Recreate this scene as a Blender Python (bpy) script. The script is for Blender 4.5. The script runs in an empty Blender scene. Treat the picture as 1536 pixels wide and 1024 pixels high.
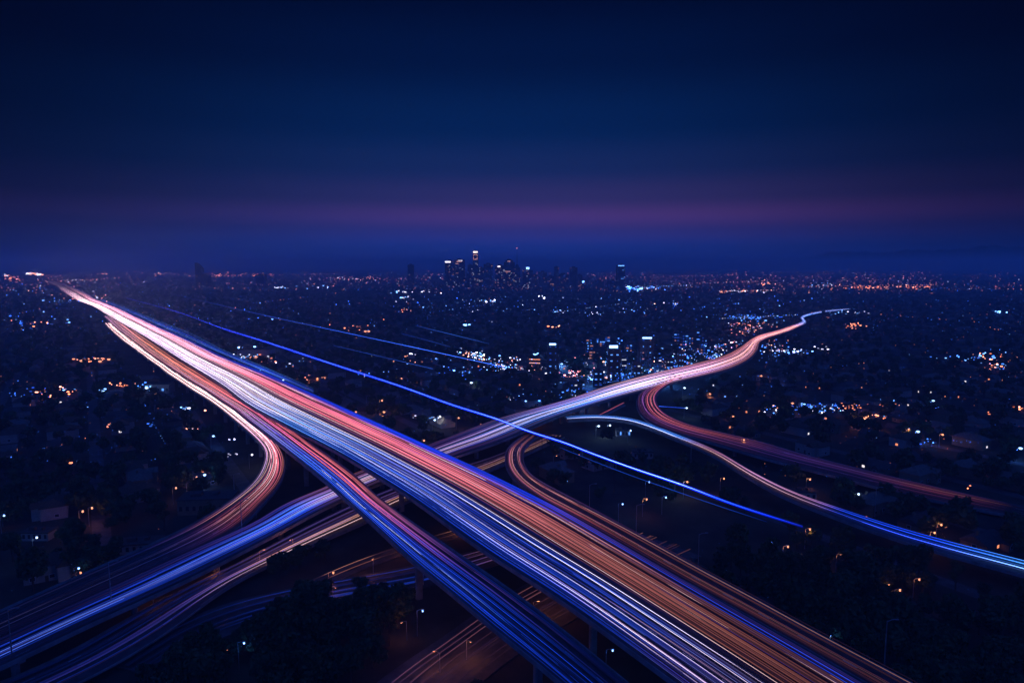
import bpy, math, random
import numpy as np
from mathutils import Vector, Matrix
R = math.radians
random.seed(7); rng = np.random.default_rng(7)
scene = bpy.context.scene
COL = scene.collection

# ------------------------------------------------------------------ camera
H = 110.0                      # metres above the ground
HAZE = 2.1e-4; HAZE_G = 0.0      # haze density and forward scattering
SKY_FILL = (.014, .058, .47)      # glow added overhead and behind the camera to light haze and ground
FPX = 1024.0                   # focal length in photo pixels (1536 wide)
HOR = 396.0                    # row of the true horizon in the photo
PITCH = math.atan((512 - HOR) / FPX)
cam_d = bpy.data.cameras.new('camera'); cam = bpy.data.objects.new('camera', cam_d); COL.objects.link(cam)
cam_d.sensor_width = 36; cam_d.lens = 36 * FPX / 1536
cam_d.clip_start = 1; cam_d.clip_end = 90000
cam.location = (0, 0, H); cam.rotation_euler = (math.pi / 2 - PITCH, 0, 0)
scene.camera = cam

# ------------------------------------------------------------------ view
scene.view_settings.view_transform = 'Standard'
scene.view_settings.look = 'None'
scene.view_settings.exposure = 0
scene.view_settings.gamma = 1
scene.cycles.use_denoising = True
scene.cycles.max_bounces = 5
scene.cycles.diffuse_bounces = 2
scene.cycles.glossy_bounces = 2
scene.cycles.volume_bounces = 0
scene.cycles.transparent_max_bounces = 8
scene.cycles.sample_clamp_indirect = 1.5
scene.cycles.sample_clamp_direct = 0
scene.cycles.caustics_reflective = False
scene.cycles.caustics_refractive = False

# ------------------------------------------------------------------ world: night sky with an afterglow band
world = bpy.data.worlds.new('World'); scene.world = world; world.use_nodes = True
nt = world.node_tree; N = nt.nodes; L = nt.links; N.clear()
def wn(t, **kw):
    n = N.new(t)
    for k, v in kw.items(): setattr(n, k, v)
    return n
def wmath(op, a, b=None, clamp=False):
    n = wn('ShaderNodeMath', operation=op, use_clamp=clamp)
    for i, v in enumerate((a, b)):
        if v is None: continue
        if isinstance(v, (int, float)): n.inputs[i].default_value = v
        else: L.new(v, n.inputs[i])
    return n.outputs[0]
tc = wn('ShaderNodeTexCoord'); sep = wn('ShaderNodeSeparateXYZ'); L.new(tc.outputs['Generated'], sep.inputs[0])
elev = wmath('ARCSINE', sep.outputs[2])                       # radians
az = wmath('ARCTAN2', sep.outputs[0], sep.outputs[1])         # 0 straight ahead, + to the right
rt = wmath('MULTIPLY', elev, 1 / R(30.0), clamp=True)
def ramp(fac, stops, interp='LINEAR'):
    r = wn('ShaderNodeValToRGB'); L.new(fac, r.inputs[0]); e = r.color_ramp.elements
    r.color_ramp.interpolation = interp
    while len(e) > 1: e.remove(e[0])
    e[0].position = stops[0][0]; e[0].color = (*stops[0][1], 1)
    for p, c in stops[1:]:
        k = e.new(p); k.color = (*c, 1)
    return r.outputs[0]
base = ramp(rt, [(0, (.010, .040, .30)), (.05, (.009, .038, .27)), (.11, (.007, .028, .18)), (.18, (.004, .022, .120)),
                 (.27, (.002, .020, .102)), (.38, (.0008, .015, .083)), (.54, (.0003, .007, .046)), (.70, (.0001, .003, .023)), (1, (.0001, .0012, .010))], 'EASE')
pink = ramp(rt, [(0, (0, 0, 0)), (.04, (.003, .0, .002)), (.085, (.024, .003, .008)), (.13, (.062, .010, .021)), (.18, (.024, .005, .008)), (.26, (.005, .001, .003)), (.36, (0, 0, 0))], 'EASE')
def gauss(center, width):
    d = wmath('SUBTRACT', az, center); d = wmath('DIVIDE', d, width); d = wmath('POWER', wmath('ABSOLUTE', d), 2.4)
    return wmath('EXPONENT', wmath('MULTIPLY', d, -1.0))
g1 = wmath('ADD', wmath('MULTIPLY', gauss(R(-1), R(28)), .91), .09)
g2 = wmath('ADD', wmath('MULTIPLY', gauss(R(5), R(23)), .90), .10)
def vscale(c, f):
    n = wn('ShaderNodeVectorMath', operation='SCALE'); L.new(c, n.inputs[0]); L.new(f, n.inputs['Scale']); return n.outputs[0]
add = wn('ShaderNodeVectorMath', operation='ADD'); L.new(vscale(base, g1), add.inputs[0]); L.new(vscale(pink, g2), add.inputs[1])
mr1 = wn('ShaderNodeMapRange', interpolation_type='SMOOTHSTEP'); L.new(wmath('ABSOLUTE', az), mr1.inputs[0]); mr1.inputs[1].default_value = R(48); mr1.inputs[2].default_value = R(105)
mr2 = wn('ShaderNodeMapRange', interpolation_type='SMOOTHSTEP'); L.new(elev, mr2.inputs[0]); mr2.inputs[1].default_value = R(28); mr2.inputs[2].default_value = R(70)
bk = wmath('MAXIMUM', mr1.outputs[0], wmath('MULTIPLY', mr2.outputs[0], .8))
bc = wn('ShaderNodeRGB'); bc.outputs[0].default_value = (*SKY_FILL, 1)
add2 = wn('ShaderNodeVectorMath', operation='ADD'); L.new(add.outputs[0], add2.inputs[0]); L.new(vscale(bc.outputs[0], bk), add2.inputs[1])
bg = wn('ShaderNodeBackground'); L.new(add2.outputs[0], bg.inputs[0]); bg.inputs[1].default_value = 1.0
wo = wn('ShaderNodeOutputWorld'); L.new(bg.outputs[0], wo.inputs[0])

# ------------------------------------------------------------------ helpers
CP, SP = math.cos(PITCH), math.sin(PITCH)
def at(px, py, z=0.0):
    """photo pixel -> the point of the plane z that is seen there"""
    a = (px - 768) / FPX; b = (512 - py) / FPX
    d = np.array([a, CP + b * SP, -SP + b * CP])
    t = (z - H) / d[2]
    return np.array([d[0] * t, d[1] * t, z])
def proj(p):
    v = np.asarray(p, float) - np.array([0, 0, H])
    x = v[..., 0]; dep = v[..., 1] * CP - v[..., 2] * SP; up = v[..., 1] * SP + v[..., 2] * CP
    return 768 + FPX * x / dep, 512 - FPX * up / dep, dep
def depth_at_row(py, z=0.0):
    return at(768, py, z)[1]

MATS = {}
def mat(name, color=(.1, .1, .1), rough=.8, noise=None, metal=0.0, emit=None, strength=0, sampling=None, spec=.3, bump=0):
    if name in MATS: return MATS[name]
    m = bpy.data.materials.new(name); m.use_nodes = True; t = m.node_tree; b = t.nodes['Principled BSDF']
    b.inputs['Base Color'].default_value = (*color, 1); b.inputs['Roughness'].default_value = rough
    b.inputs['Metallic'].default_value = metal; b.inputs['Specular IOR Level'].default_value = spec
    if emit:
        b.inputs['Emission Color'].default_value = (*emit, 1); b.inputs['Emission Strength'].default_value = strength
    if noise:
        sc, lo, hi = noise
        tcn = t.nodes.new('ShaderNodeTexCoord'); nz = t.nodes.new('ShaderNodeTexNoise'); nz.inputs['Scale'].default_value = sc
        nz.inputs['Detail'].default_value = 6; nz.inputs['Roughness'].default_value = .65
        g = t.nodes.new('ShaderNodeNewGeometry'); t.links.new(g.outputs['Position'], nz.inputs['Vector'])
        mr = t.nodes.new('ShaderNodeMapRange'); mr.inputs[1].default_value = .3; mr.inputs[2].default_value = .7
        mr.inputs[3].default_value = lo; mr.inputs[4].default_value = hi
        t.links.new(nz.outputs[0], mr.inputs[0])
        hs = t.nodes.new('ShaderNodeVectorMath'); hs.operation = 'SCALE'; hs.inputs[0].default_value = color
        t.links.new(mr.outputs[0], hs.inputs['Scale']); t.links.new(hs.outputs[0], b.inputs['Base Color'])
        if bump:
            bp = t.nodes.new('ShaderNodeBump'); bp.inputs['Strength'].default_value = bump; t.links.new(nz.outputs[0], bp.inputs['Height'])
            t.links.new(bp.outputs[0], b.inputs['Normal'])
    if sampling: m.cycles.emission_sampling = sampling
    MATS[name] = m
    return m
ASPHALT = mat('asphalt', (.06, .058, .06), .75, (.35, .6, 1.45))
ASPHALT_OLD = mat('old_asphalt', (.075, .068, .062), .85, (.2, .5, 1.5))
CONCRETE = mat('concrete', (.22, .215, .21), .85, (.25, .55, 1.3), bump=.2)
PAINT = mat('road_paint', (.7, .7, .66), .6)
GROUND = mat('ground', (.035, .03, .018), 1, (.05, .3, 1.8))
BARK = mat('bark', (.07, .05, .035), .95, (3, .6, 1.4))
LEAF = [mat('foliage_a', (.04, .06, .018), .8, (.6, .5, 1.6)), mat('foliage_b', (.05, .065, .02), .8, (.5, .5, 1.6)), mat('foliage_c', (.03, .05, .02), .8, (.7, .5, 1.6))]
ROOFS = [mat('roof_grey', (.06, .052, .045), .9, (1.2, .6, 1.4)), mat('roof_brown', (.085, .05, .03), .9, (1.2, .6, 1.4)), mat('roof_pale', (.13, .11, .085), .9, (.8, .6, 1.3))]
WALLS = [mat('stucco_cream', (.20, .15, .09), .9, (.5, .8, 1.15)), mat('stucco_white', (.30, .27, .22), .9, (.5, .8, 1.15)), mat('stucco_grey', (.15, .12, .08), .9, (.5, .8, 1.15))]
METAL = mat('galvanised_steel', (.35, .35, .36), .45, metal=.8)
GLASS_D = mat('dark_glass', (.02, .025, .03), .15)
TOWER_M = [mat('tower_dark', (.035, .038, .045), .5, (.05, .8, 1.2)), mat('tower_grey', (.06, .06, .06), .7, (.05, .8, 1.2)), mat('tower_stone', (.10, .085, .07), .8, (.05, .8, 1.2))]
def E(name, c, s, sampling=None): return mat(name, (0.02, .02, .02), .5, emit=c, strength=s, sampling=sampling)
WIN_WARM = E('window_glow_warm', (1, .40, .18), .8, 'NONE'); WIN_COOL = E('window_glow_cool', (.10, .32, 1), 1.7, 'NONE')
WIN_WHITE = E('window_glow_white', (.75, .8, 1), 1.0, 'NONE')
WIN_DIM = E('window_glow_dim_blue', (.03, .13, .9), .6, 'NONE'); WIN_ROSE = E('window_glow_rose', (1, .4, .35), .5, 'NONE')

def props(o, label=None, cat=None, group=None, kind=None):
    if label: o['label'] = label
    if cat: o['category'] = cat
    if group: o['group'] = group
    if kind: o['kind'] = kind
    return o
def mesh(name, v, f, mats, mi=None, smooth=False):
    me = bpy.data.meshes.new(name); v = np.asarray(v, dtype=np.float32)
    if isinstance(f, np.ndarray):
        n, k = f.shape
        me.vertices.add(len(v)); me.vertices.foreach_set('co', v.ravel())
        me.loops.add(n * k); me.loops.foreach_set('vertex_index', f.ravel().astype(np.int32))
        me.polygons.add(n); me.polygons.foreach_set('loop_start', (np.arange(n) * k).astype(np.int32))
    else:
        me.from_pydata([tuple(map(float, a)) for a in v], [], [tuple(int(i) for i in q) for q in f])
    for m in (mats if isinstance(mats, (list, tuple)) else [mats]): me.materials.append(m)
    if mi is not None: me.polygons.foreach_set('material_index', np.asarray(mi, dtype=np.int32))
    me.update(calc_edges=True); me.validate()
    if smooth: me.polygons.foreach_set('use_smooth', [True] * len(me.polygons))
    return me
def link(name, me, parent=None, loc=None, rz=None):
    o = bpy.data.objects.new(name, me); COL.objects.link(o)
    if parent is not None: o.parent = parent
    if loc is not None: o.location = loc
    if rz is not None: o.rotation_euler = (0, 0, rz)
    return o
def empty(name, loc=(0, 0, 0), rz=0):
    o = bpy.data.objects.new(name, None); COL.objects.link(o); o.location = loc; o.rotation_euler = (0, 0, rz); o.empty_display_size = .5
    return o
class MB:
    """collects boxes / prisms / tubes for ONE mesh"""
    def __init__(s): s.v = []; s.f = []; s.m = []
    def add(s, v, f, m=0):
        n = len(s.v); s.v += [tuple(a) for a in v]; s.f += [tuple(i + n for i in q) for q in f]; s.m += [m] * len(f); return s
    def box(s, x0, x1, y0, y1, z0, z1, m=0):
        return s.add([(x0, y0, z0), (x1, y0, z0), (x1, y1, z0), (x0, y1, z0), (x0, y0, z1), (x1, y0, z1), (x1, y1, z1), (x0, y1, z1)],
                     [(0, 3, 2, 1), (4, 5, 6, 7), (0, 1, 5, 4), (1, 2, 6, 5), (2, 3, 7, 6), (3, 0, 4, 7)], m)
    def tube(s, p, r, n=6, m=0):
        p = [Vector(a) for a in p]; r = r if isinstance(r, (list, tuple)) else [r] * len(p); vs = []; fs = []
        for i, a in enumerate(p):
            d = (p[min(i + 1, len(p) - 1)] - p[max(i - 1, 0)]).normalized()
            u = d.cross(Vector((0, 0, 1)) if abs(d.z) < .9 else Vector((1, 0, 0))).normalized(); w = d.cross(u)
            for k in range(n):
                t = 2 * math.pi * k / n; vs.append(a + (u * math.cos(t) + w * math.sin(t)) * r[i])
        for i in range(len(p) - 1):
            for k in range(n):
                fs.append((i * n + k, i * n + (k + 1) % n, (i + 1) * n + (k + 1) % n, (i + 1) * n + k))
        fs.append(tuple(range(n))[::-1]); fs.append(tuple((len(p) - 1) * n + k for k in range(n)))
        return s.add(vs, fs, m)
    def mesh(s, name, mats): return mesh(name, s.v, s.f, mats, s.m)

# ------------------------------------------------------------------ ground, hills
def ground_z(x, y): return 0.0
gs = [-45000, -8000, -2000, 0, 2000, 8000, 45000]; gy = [-3000, 0, 600, 2000, 6000, 15000, 50000]
v = [(x, y, 0) for y in gy for x in gs]; nx = len(gs)
f = [(j * nx + i, j * nx + i + 1, (j + 1) * nx + i + 1, (j + 1) * nx + i) for j in range(len(gy) - 1) for i in range(nx - 1)]
props(link('ground', mesh('ground', v, f, GROUND)), kind='structure')
def hills():
    n, v, f = 90, [], []
    for i in range(n):
        t = i / (n - 1); px = 1080 + t * 900; dist = 17000
        top = 396 - 2 - 22 * min(1, t * 2.6) ** .8 + 2.0 * math.sin(t * 23) + 1.6 * math.sin(t * 51 + 1) + .8 * math.sin(t * 97)
        hz = H + (396 - top) / FPX * dist
        x = (px - 768) / FPX
        for k, (dd, hh) in enumerate(((-2200, 0), (-1100, .45), (-300, .85), (0, 1), (900, .8), (3000, 0))):
            d = dist + dd * (1 + .3 * math.sin(i * .9 + k)); v.append((x * d, d, hz * hh * (1 + .05 * math.sin(i * 2.3 + k))))
    for i in range(n - 1):
        for k in range(5): f.append((i * 6 + k, (i + 1) * 6 + k, (i + 1) * 6 + k + 1, i * 6 + k + 1))
    props(link('hills', mesh('hills', v, f, mat('hill_scrub', (.06, .065, .04), 1, (.002, .4, 1.6)))), kind='structure')
hills()

# ------------------------------------------------------------------ roads traced as real decks at real heights
def smooth_line(P, per=14):
    P = np.array(P, float); n = len(P); out = []
    for i in range(n - 1):
        p0 = P[i - 1] if i else 2 * P[0] - P[1]; p1 = P[i]; p2 = P[i + 1]; p3 = P[i + 2] if i + 2 < n else 2 * P[-1] - P[-2]
        # centripetal Catmull-Rom
        t0 = 0; t1 = t0 + max(np.linalg.norm(p1 - p0), 1e-3) ** .5; t2 = t1 + max(np.linalg.norm(p2 - p1), 1e-3) ** .5; t3 = t2 + max(np.linalg.norm(p3 - p2), 1e-3) ** .5
        for s in range(per):
            t = t1 + (t2 - t1) * s / per
            a1 = (t1 - t) / (t1 - t0) * p0 + (t - t0) / (t1 - t0) * p1; a2 = (t2 - t) / (t2 - t1) * p1 + (t - t1) / (t2 - t1) * p2; a3 = (t3 - t) / (t3 - t2) * p2 + (t - t2) / (t3 - t2) * p3
            b1 = (t2 - t) / (t2 - t0) * a1 + (t - t0) / (t2 - t0) * a2; b2 = (t3 - t) / (t3 - t1) * a2 + (t - t1) / (t3 - t1) * a3
            out.append((t2 - t) / (t2 - t1) * b1 + (t - t1) / (t2 - t1) * b2)
    out.append(P[-1]); return np.array(out)
def resample(C, step=None):
    """even steps that grow with the distance from the camera"""
    seg = np.linalg.norm(np.diff(C, axis=0), axis=1); s = np.concatenate([[0], np.cumsum(seg)]); out = [0.0]
    while out[-1] < s[-1]:
        p = np.array([np.interp(out[-1], s, C[:, k]) for k in range(3)]); d = np.linalg.norm(p)
        out.append(out[-1] + (step or max(4.0, min(40.0, d * .014))))
    out = np.minimum(np.array(out), s[-1])
    return np.stack([np.interp(out, s, C[:, k]) for k in range(3)], 1)
def ma(a, k):
    if k < 1: return a
    p = np.pad(a, ((k, k),) + ((0, 0),) * (a.ndim - 1), mode='edge'); return np.stack([p[i:i + len(a)] for i in range(2 * k + 1)]).mean(0)
class Road: pass
ROADS = {}
def road(name, left, right, z):
    """left and right edges in photo pixels, z = heights along the list (interpolated)"""
    def lift(E):
        zz = np.interp(np.linspace(0, 1, len(E)), np.linspace(0, 1, len(z)), z) if len(z) != len(E) else z
        return smooth_line([at(p[0], p[1], h) for p, h in zip(E, zz)])
    Lw, Rw = lift(left), lift(right)
    def near(P, Q): return Q[np.argmin(np.linalg.norm(P[:, None, :2] - Q[None, :, :2], axis=2), axis=1)]
    mid = (Lw + near(Lw, Rw)) / 2; C = ma(resample(mid), 3)
    r = Road(); r.name = name; r.C = C
    T = np.gradient(C[:, :2], axis=0); T /= np.linalg.norm(T, axis=1)[:, None] + 1e-9
    T = ma(T, 2); T /= np.linalg.norm(T, axis=1)[:, None] + 1e-9
    r.T = T; r.N = np.stack([-T[:, 1], T[:, 0]], 1)
    def off(Q):
        q = near(C, Q); d = ((q[:, :2] - C[:, :2]) * r.N).sum(1); dist = np.linalg.norm(q[:, :2] - C[:, :2], axis=1)
        return ma(np.sign(np.median(d)) * dist, 3)
    r.a = off(Lw); r.b = off(Rw)
    seg = np.linalg.norm(np.diff(C[:, :2], axis=0), axis=1); r.s = np.concatenate([[0], np.cumsum(seg)])
    ROADS[name] = r; return r
def rp(r, t, i=None, dz=0, extra=0):
    o = r.a + (r.b - r.a) * t + extra
    P = np.concatenate([r.C[:, :2] + r.N * (o[:, None] if np.ndim(o) else o), (r.C[:, 2] + dz)[:, None]], 1)
    return P if i is None else P[i]

A = road('A', [(74, 421.8), (95, 431), (133, 455), (157, 469), (200, 494), (233, 515), (283, 547), (333, 579), (367, 605), (439, 644), (506, 679), (545, 702), (612, 745), (725, 827), (839, 901), (949, 981), (1060, 1064), (1180, 1160)],
         [(74, 420.8), (95, 428), (133, 446), (187, 468), (233, 489), (283, 511), (333, 535), (400, 562), (512, 612), (574, 640), (667, 683), (724, 709), (780, 736), (850, 772), (930, 818), (1024, 873), (1124, 930), (1204, 976), (1290, 1026), (1400, 1090), (1500, 1150)],
         [13, 15, 18, 20, 21, 21])
B = road('B', [(160, 474), (187, 501), (206, 516), (240, 541), (290, 574), (340, 606), (375, 634), (406, 657), (486, 722), (562, 791), (620, 845), (679, 893), (745, 949), (832, 1019), (900, 1080)],
         [(163, 470), (200, 497), (250, 531), (300, 562), (350, 592), (399, 619), (467, 667), (522, 706), (579, 756), (672, 821), (799, 911), (880, 975), (935, 1021), (1010, 1080)],
         [9, 12, 16, 18, 19, 19])
C_ = road('C', [(157, 484), (194, 516), (231, 545), (273, 576), (317, 604), (349, 629), (377, 654), (393, 671), (398, 684), (393, 700), (381, 723), (365, 738), (334, 760), (277, 793), (213, 823), (133, 858), (60, 890), (0, 918), (-90, 958)],
         [(162, 478), (206, 515), (250, 544), (300, 576), (340, 603), (374, 630), (404, 654), (420, 675), (428, 694), (426, 712), (416, 733), (396, 756), (366, 788), (310, 822), (250, 851), (180, 884), (100, 920), (0, 966), (-90, 1010)],
         [8, 9, 10, 11, 12, 12, 11, 10, 9.02, 9.02, 9.02, 9.02, 9.02, 9.02])
D = road('D', [(-110, 1012), (0, 960), (100, 914), (200, 868), (300, 822), (383, 785), (430, 755), (483, 735), (525, 713), (590, 690), (640, 669), (700, 646), (745, 629), (845, 602), (912, 579), (970, 563), (1024, 550), (1084, 534), (1111, 521), (1126, 510), (1140, 502), (1164, 497), (1190, 488), (1206, 482), (1200, 477), (1214, 471), (1241, 466), (1284, 462)],
         [(-110, 1050), (0, 1004), (100, 955), (180, 918), (260, 882), (353, 835), (447, 785), (512, 752), (559, 731), (620, 709), (699, 681), (750, 664), (785, 649), (845, 623), (905, 603), (972, 585), (1024, 572), (1091, 556), (1124, 541), (1136, 526), (1141, 512), (1168, 503), (1192, 493), (1210, 484), (1204, 478), (1215, 473), (1241, 468), (1284, 464)],
         [9] * 18 + [8] * 3 + [6] * 3 + [5] * 4)
E_ = road('E', [(-100, 1062), (67, 998), (180, 935), (260, 892), (353, 848), (430, 806), (512, 764), (575, 738), (640, 714), (705, 697), (760, 678), (820, 650)],
         [(-60, 1110), (127, 1018), (213, 973), (300, 912), (350, 876), (433, 835), (512, 800), (560, 779), (622, 748), (680, 728), (740, 705), (790, 682), (850, 655)],
         [2.5, 2.5, 2.5, 2.5, 2.5, 2, 2])
F_ = road('F', [(790, 650), (764, 670), (758, 684), (759, 701), (769, 717), (788, 736), (820, 756), (850, 771), (930, 817), (1024, 872), (1124, 927), (1204, 973), (1290, 1022), (1400, 1087), (1500, 1147)],
         [(808, 655), (789, 672), (785, 684), (789, 702), (803, 719), (840, 741), (880, 762), (915, 781), (965, 808), (1044, 852), (1174, 923), (1244, 962), (1344, 1014), (1460, 1078), (1560, 1135)],
         [6, 10, 13, 15, 17, 19, 20.5, 20.97, 20.97, 20.97, 20.97, 20.97, 20.97, 20.97])
G_ = road('G', [(150, 1010), (213, 966), (300, 917), (400, 889), (512, 868), (640, 842), (740, 817), (860, 780)],
         [(215, 1020), (270, 985), (350, 950), (450, 917), (512, 902), (640, 880), (750, 845), (880, 800)], [.35])
G_.kind = 'ground'
Hh = road('H', [(480, 1100), (572, 1016), (640, 972), (740, 902), (840, 850), (960, 795)],
         [(640, 1120), (720, 1024), (800, 965), (860, 930), (930, 890), (1060, 830)], [.3])
J_ = road('J', [(400, 900), (493, 858), (555, 833), (640, 806), (690, 792), (760, 770)],
         [(410, 915), (500, 872), (565, 846), (650, 818), (700, 803), (772, 780)], [.25])
K_ = road('K', [(1010, 560), (975, 581), (958, 592), (955, 603), (959, 620), (979, 637), (1024, 653), (1077, 668), (1140, 687), (1200, 702), (1260, 717), (1344, 739), (1400, 751), (1471, 766), (1600, 790)],
         [(1045, 562), (1005, 576), (988, 589), (985, 603), (997, 620), (1024, 634), (1070, 647), (1110, 655), (1184, 676), (1230, 689), (1290, 704), (1350, 719), (1410, 733), (1480, 749), (1600, 775)],
         [9.02, 9.02, 9, 9, 8, 7, 6, 5, 4, 3, 2, 1])
LC = [(838, 630), (868, 627.5), (918, 627), (957, 635), (996, 649), (1035, 665), (1065, 677), (1094, 694), (1123, 712), (1160, 732), (1199, 750), (1238, 764), (1277, 778), (1316, 792), (1355, 804), (1394, 816), (1460, 834), (1536, 854), (1640, 883), (1850, 945)]
L_ = road('L', [(x, y + .006 * (y - 396) + 2 + (y - 620) * .025) for x, y in LC], [(x + 1, y - 3.5 - (y - 620) * .03) for x, y in LC], [5, 6, 7, 7, 7, 7, 7, 6.5, 6, 6])
Q_ = road('Q', [(940, 602), (925, 611), (905, 619), (890, 628)], [(965, 592), (935, 606), (915, 615), (900, 625)], [9, 8, 6, 4])

DECKS = [('A', 'wide elevated freeway deck of two carriageways crossing everything', 'freeway viaduct', 2.4, 4),
         ('B', 'slim elevated freeway deck splitting off beside the wide freeway', 'freeway viaduct', 2.2, 3),
         ('C', 'curving ramp deck bending from the freeway down to the cross freeway', 'freeway ramp', 1.8, 3),
         ('D', 'lower cross freeway deck passing under the two elevated ones', 'freeway viaduct', 1.8, 3),
         ('E', 'low second cross freeway deck just beyond the piers, lit orange', 'freeway viaduct', 1.4, 0),
         ('F', 'hooked ramp deck rising from the cross freeway into the wide freeway', 'freeway ramp', 1.8, 2),
         ('K', 'looping ramp deck leaving the cross freeway towards the right', 'freeway ramp', 1.6, 2),
         ('L', 'narrow ramp deck with blue trails arcing out from under the cross freeway', 'freeway ramp', 1.2, 0),
         ('Q', 'short slip ramp under the edge of the cross freeway', 'freeway ramp', 1.2, 0)]
def inside(p, skip=(), margin=0.0, zr=None):
    for k, r in ROADS.items():
        if k in skip: continue
        d = np.linalg.norm(r.C[:, :2] - p[:2], axis=1); i = int(np.argmin(d))
        if zr is not None and abs(r.C[i, 2] - zr) > 2.2: continue
        q = p[:2] - r.C[i, :2]; o = (q * r.N[i]).sum(); al = abs((q * r.T[i]).sum())
        if al > 45: continue
        lo, hi = min(r.a[i], r.b[i]), max(r.a[i], r.b[i])
        if lo - margin < o < hi + margin: return k
    return None
def strip(P0, P1):
    n = len(P0); v = np.concatenate([P0, P1]); f = [(i, i + 1, n + i + 1, n + i) for i in range(n - 1)]; return v, f
def sweep(r, prof, i0=0, i1=None, keep=None):
    """prof: list of (t, lateral metres, dz) closed loop"""
    i1 = i1 or len(r.C); idx = np.arange(i0, i1); rows = []
    sg = np.sign(np.median(r.b - r.a))
    for t, ex, dz in prof: rows.append(rp(r, t, None, dz, ex * sg)[idx])
    n = len(idx); k = len(rows); v = np.concatenate(rows); f = []
    for j in range(k):
        for i in range(n - 1):
            if keep is not None and not (keep[i] and keep[i + 1]): continue
            a, b = j * n + i, ((j + 1) % k) * n + i
            f.append((a, a + 1, b + 1, b))
    if keep is None:
        f.append(tuple(j * n for j in range(k))[::-1]); f.append(tuple(j * n + n - 1 for j in range(k)))
    return v, f
PIERS = []
END = {'C': (366, 786), 'F': (880, 790)}
for key, label, cat, thick, lanes in DECKS:
    r = ROADS[key]; root = empty('freeway_viaduct' if 'viaduct' in cat else 'freeway_ramp', (0, 0, 0)); props(root, label, cat)
    i1 = None
    n = i1 or len(r.C)
    v, f = sweep(r, [(0, 0, 0), (1, 0, 0), (1, 0, -.55), (1, -2.0, -.75), (1, -2.6, -thick), (0, 2.6, -thick), (0, 2.0, -.75), (0, 0, -.55)], 0, i1)
    link('deck', mesh('deck', v, f, CONCRETE), root)
    v, f = sweep(r, [(0, .35, .006), (1, -.35, .006)], 0, i1); f = [q for q in f][: n - 1]
    SURF = (v, f)
    for t, sgn in ((0, 1), (1, -1)):
        P = rp(r, t)[:n]; keep = [inside(p, (key,), -.6, p[2]) is None for p in P]
        runs = []; st = None
        for i, kk in enumerate(keep + [False]):
            if kk and st is None: st = i
            if not kk and st is not None:
                if i - st > 3: runs.append((st, i))
                st = None
        for ra, rb in runs:
            v, f = sweep(r, [(t, 0, .0), (t, 0, .7), (t, .22 * sgn, .7), (t, .38 * sgn, .0)], ra, rb); link('parapet', mesh('parapet', v, f, CONCRETE), root)
    if key in 'AD':
        tm = .47 if key == 'A' else .5
        v, f = sweep(r, [(tm, -.3, .007), (tm, -.1, .85), (tm, .1, .85), (tm, .3, .007)], 0, i1); link('median_barrier', mesh('median_barrier', v, f, CONCRETE), root)
    # lane dashes, one mesh: a painted pattern on the deck
    w = abs(np.median((r.b - r.a)[:n])); nl = max(1, int(w / 3.8)); mb = MB()
    smax = r.s[n - 1]
    for k in range(1, nl):
        t = k / nl; P = rp(r, t, None, .012)[:n]
        sd = 0
        while sd < smax - 6:
            p, q = [np.array([np.interp(sd + e, r.s[:n], P[:, j]) for j in range(3)]) for e in (0, 3.5)]
            if math.hypot(*p[:2]) < 620:
                d = (q - p)[:2]; d /= np.linalg.norm(d) + 1e-9; nn = np.array([-d[1], d[0]]) * .09
                mb.add([(p[0] - nn[0], p[1] - nn[1], p[2]), (p[0] + nn[0], p[1] + nn[1], p[2]), (q[0] + nn[0], q[1] + nn[1], q[2]), (q[0] - nn[0], q[1] - nn[1], q[2])], [(0, 1, 2, 3)])
            sd += 12
    sm = MB(); sm.add(SURF[0], SURF[1], 0)
    if mb.v and key != 'Q': sm.add(mb.v, mb.f, 1)
    link('road_surface', sm.mesh('road_surface', [ASPHALT, PAINT]), root)
    # piers: each its own part
    if lanes:
        sd = 14.0
        while sd < smax - 8:
            c = np.array([np.interp(sd, r.s, r.C[:, j]) for j in range(3)]); i = int(np.argmin(abs(r.s - sd)))
            a_, b_ = min(r.a[i], r.b[i]), max(r.a[i], r.b[i]); dist = math.hypot(c[0], c[1])
            if dist < 1100 and c[2] > 4:
                W = b_ - a_; ncol = 1 if W < 17 else (2 if W < 42 else 3); ang = math.atan2(r.N[i][1], r.N[i][0]); mb = MB()
                ok = []
                for q in range(ncol):
                    o = (a_ + b_) / 2 + (q - (ncol - 1) / 2) * W / max(ncol, 1) * .62
                    pt = c[:2] + r.N[i] * o
                    if inside(np.array([pt[0], pt[1], 0]), (key,), .5) is None or all(ROADS[kk].C[np.argmin(np.linalg.norm(ROADS[kk].C[:, :2] - pt, axis=1)), 2] > c[2] for kk in [inside(np.array([pt[0], pt[1], 0]), (key,), .5)]): ok.append(o)
                for o in ok:
                    mb.add([(o + sx * 1.1, sy * .8, z) for z in (0, c[2] - thick - 1.4) for sx, sy in ((-1, -.6), (-.6, -1), (.6, -1), (1, -.6), (1, .6), (.6, 1), (-.6, 1), (-1, .6))],
                           [(k_, (k_ + 1) % 8, 8 + (k_ + 1) % 8, 8 + k_) for k_ in range(8)] + [tuple(range(8, 16))])
                if ok:
                    zt = c[2] - thick - .003
                    mb.box(min(ok) - 3.2 if ncol == 1 else min(ok) - 2, max(ok) + 3.2 if ncol == 1 else max(ok) + 2, -1.0, 1.0, zt - 1.6, zt)
                    link('pier', mb.mesh('pier', CONCRETE), root, (c[0], c[1], 0), ang)
            sd += 34
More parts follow.
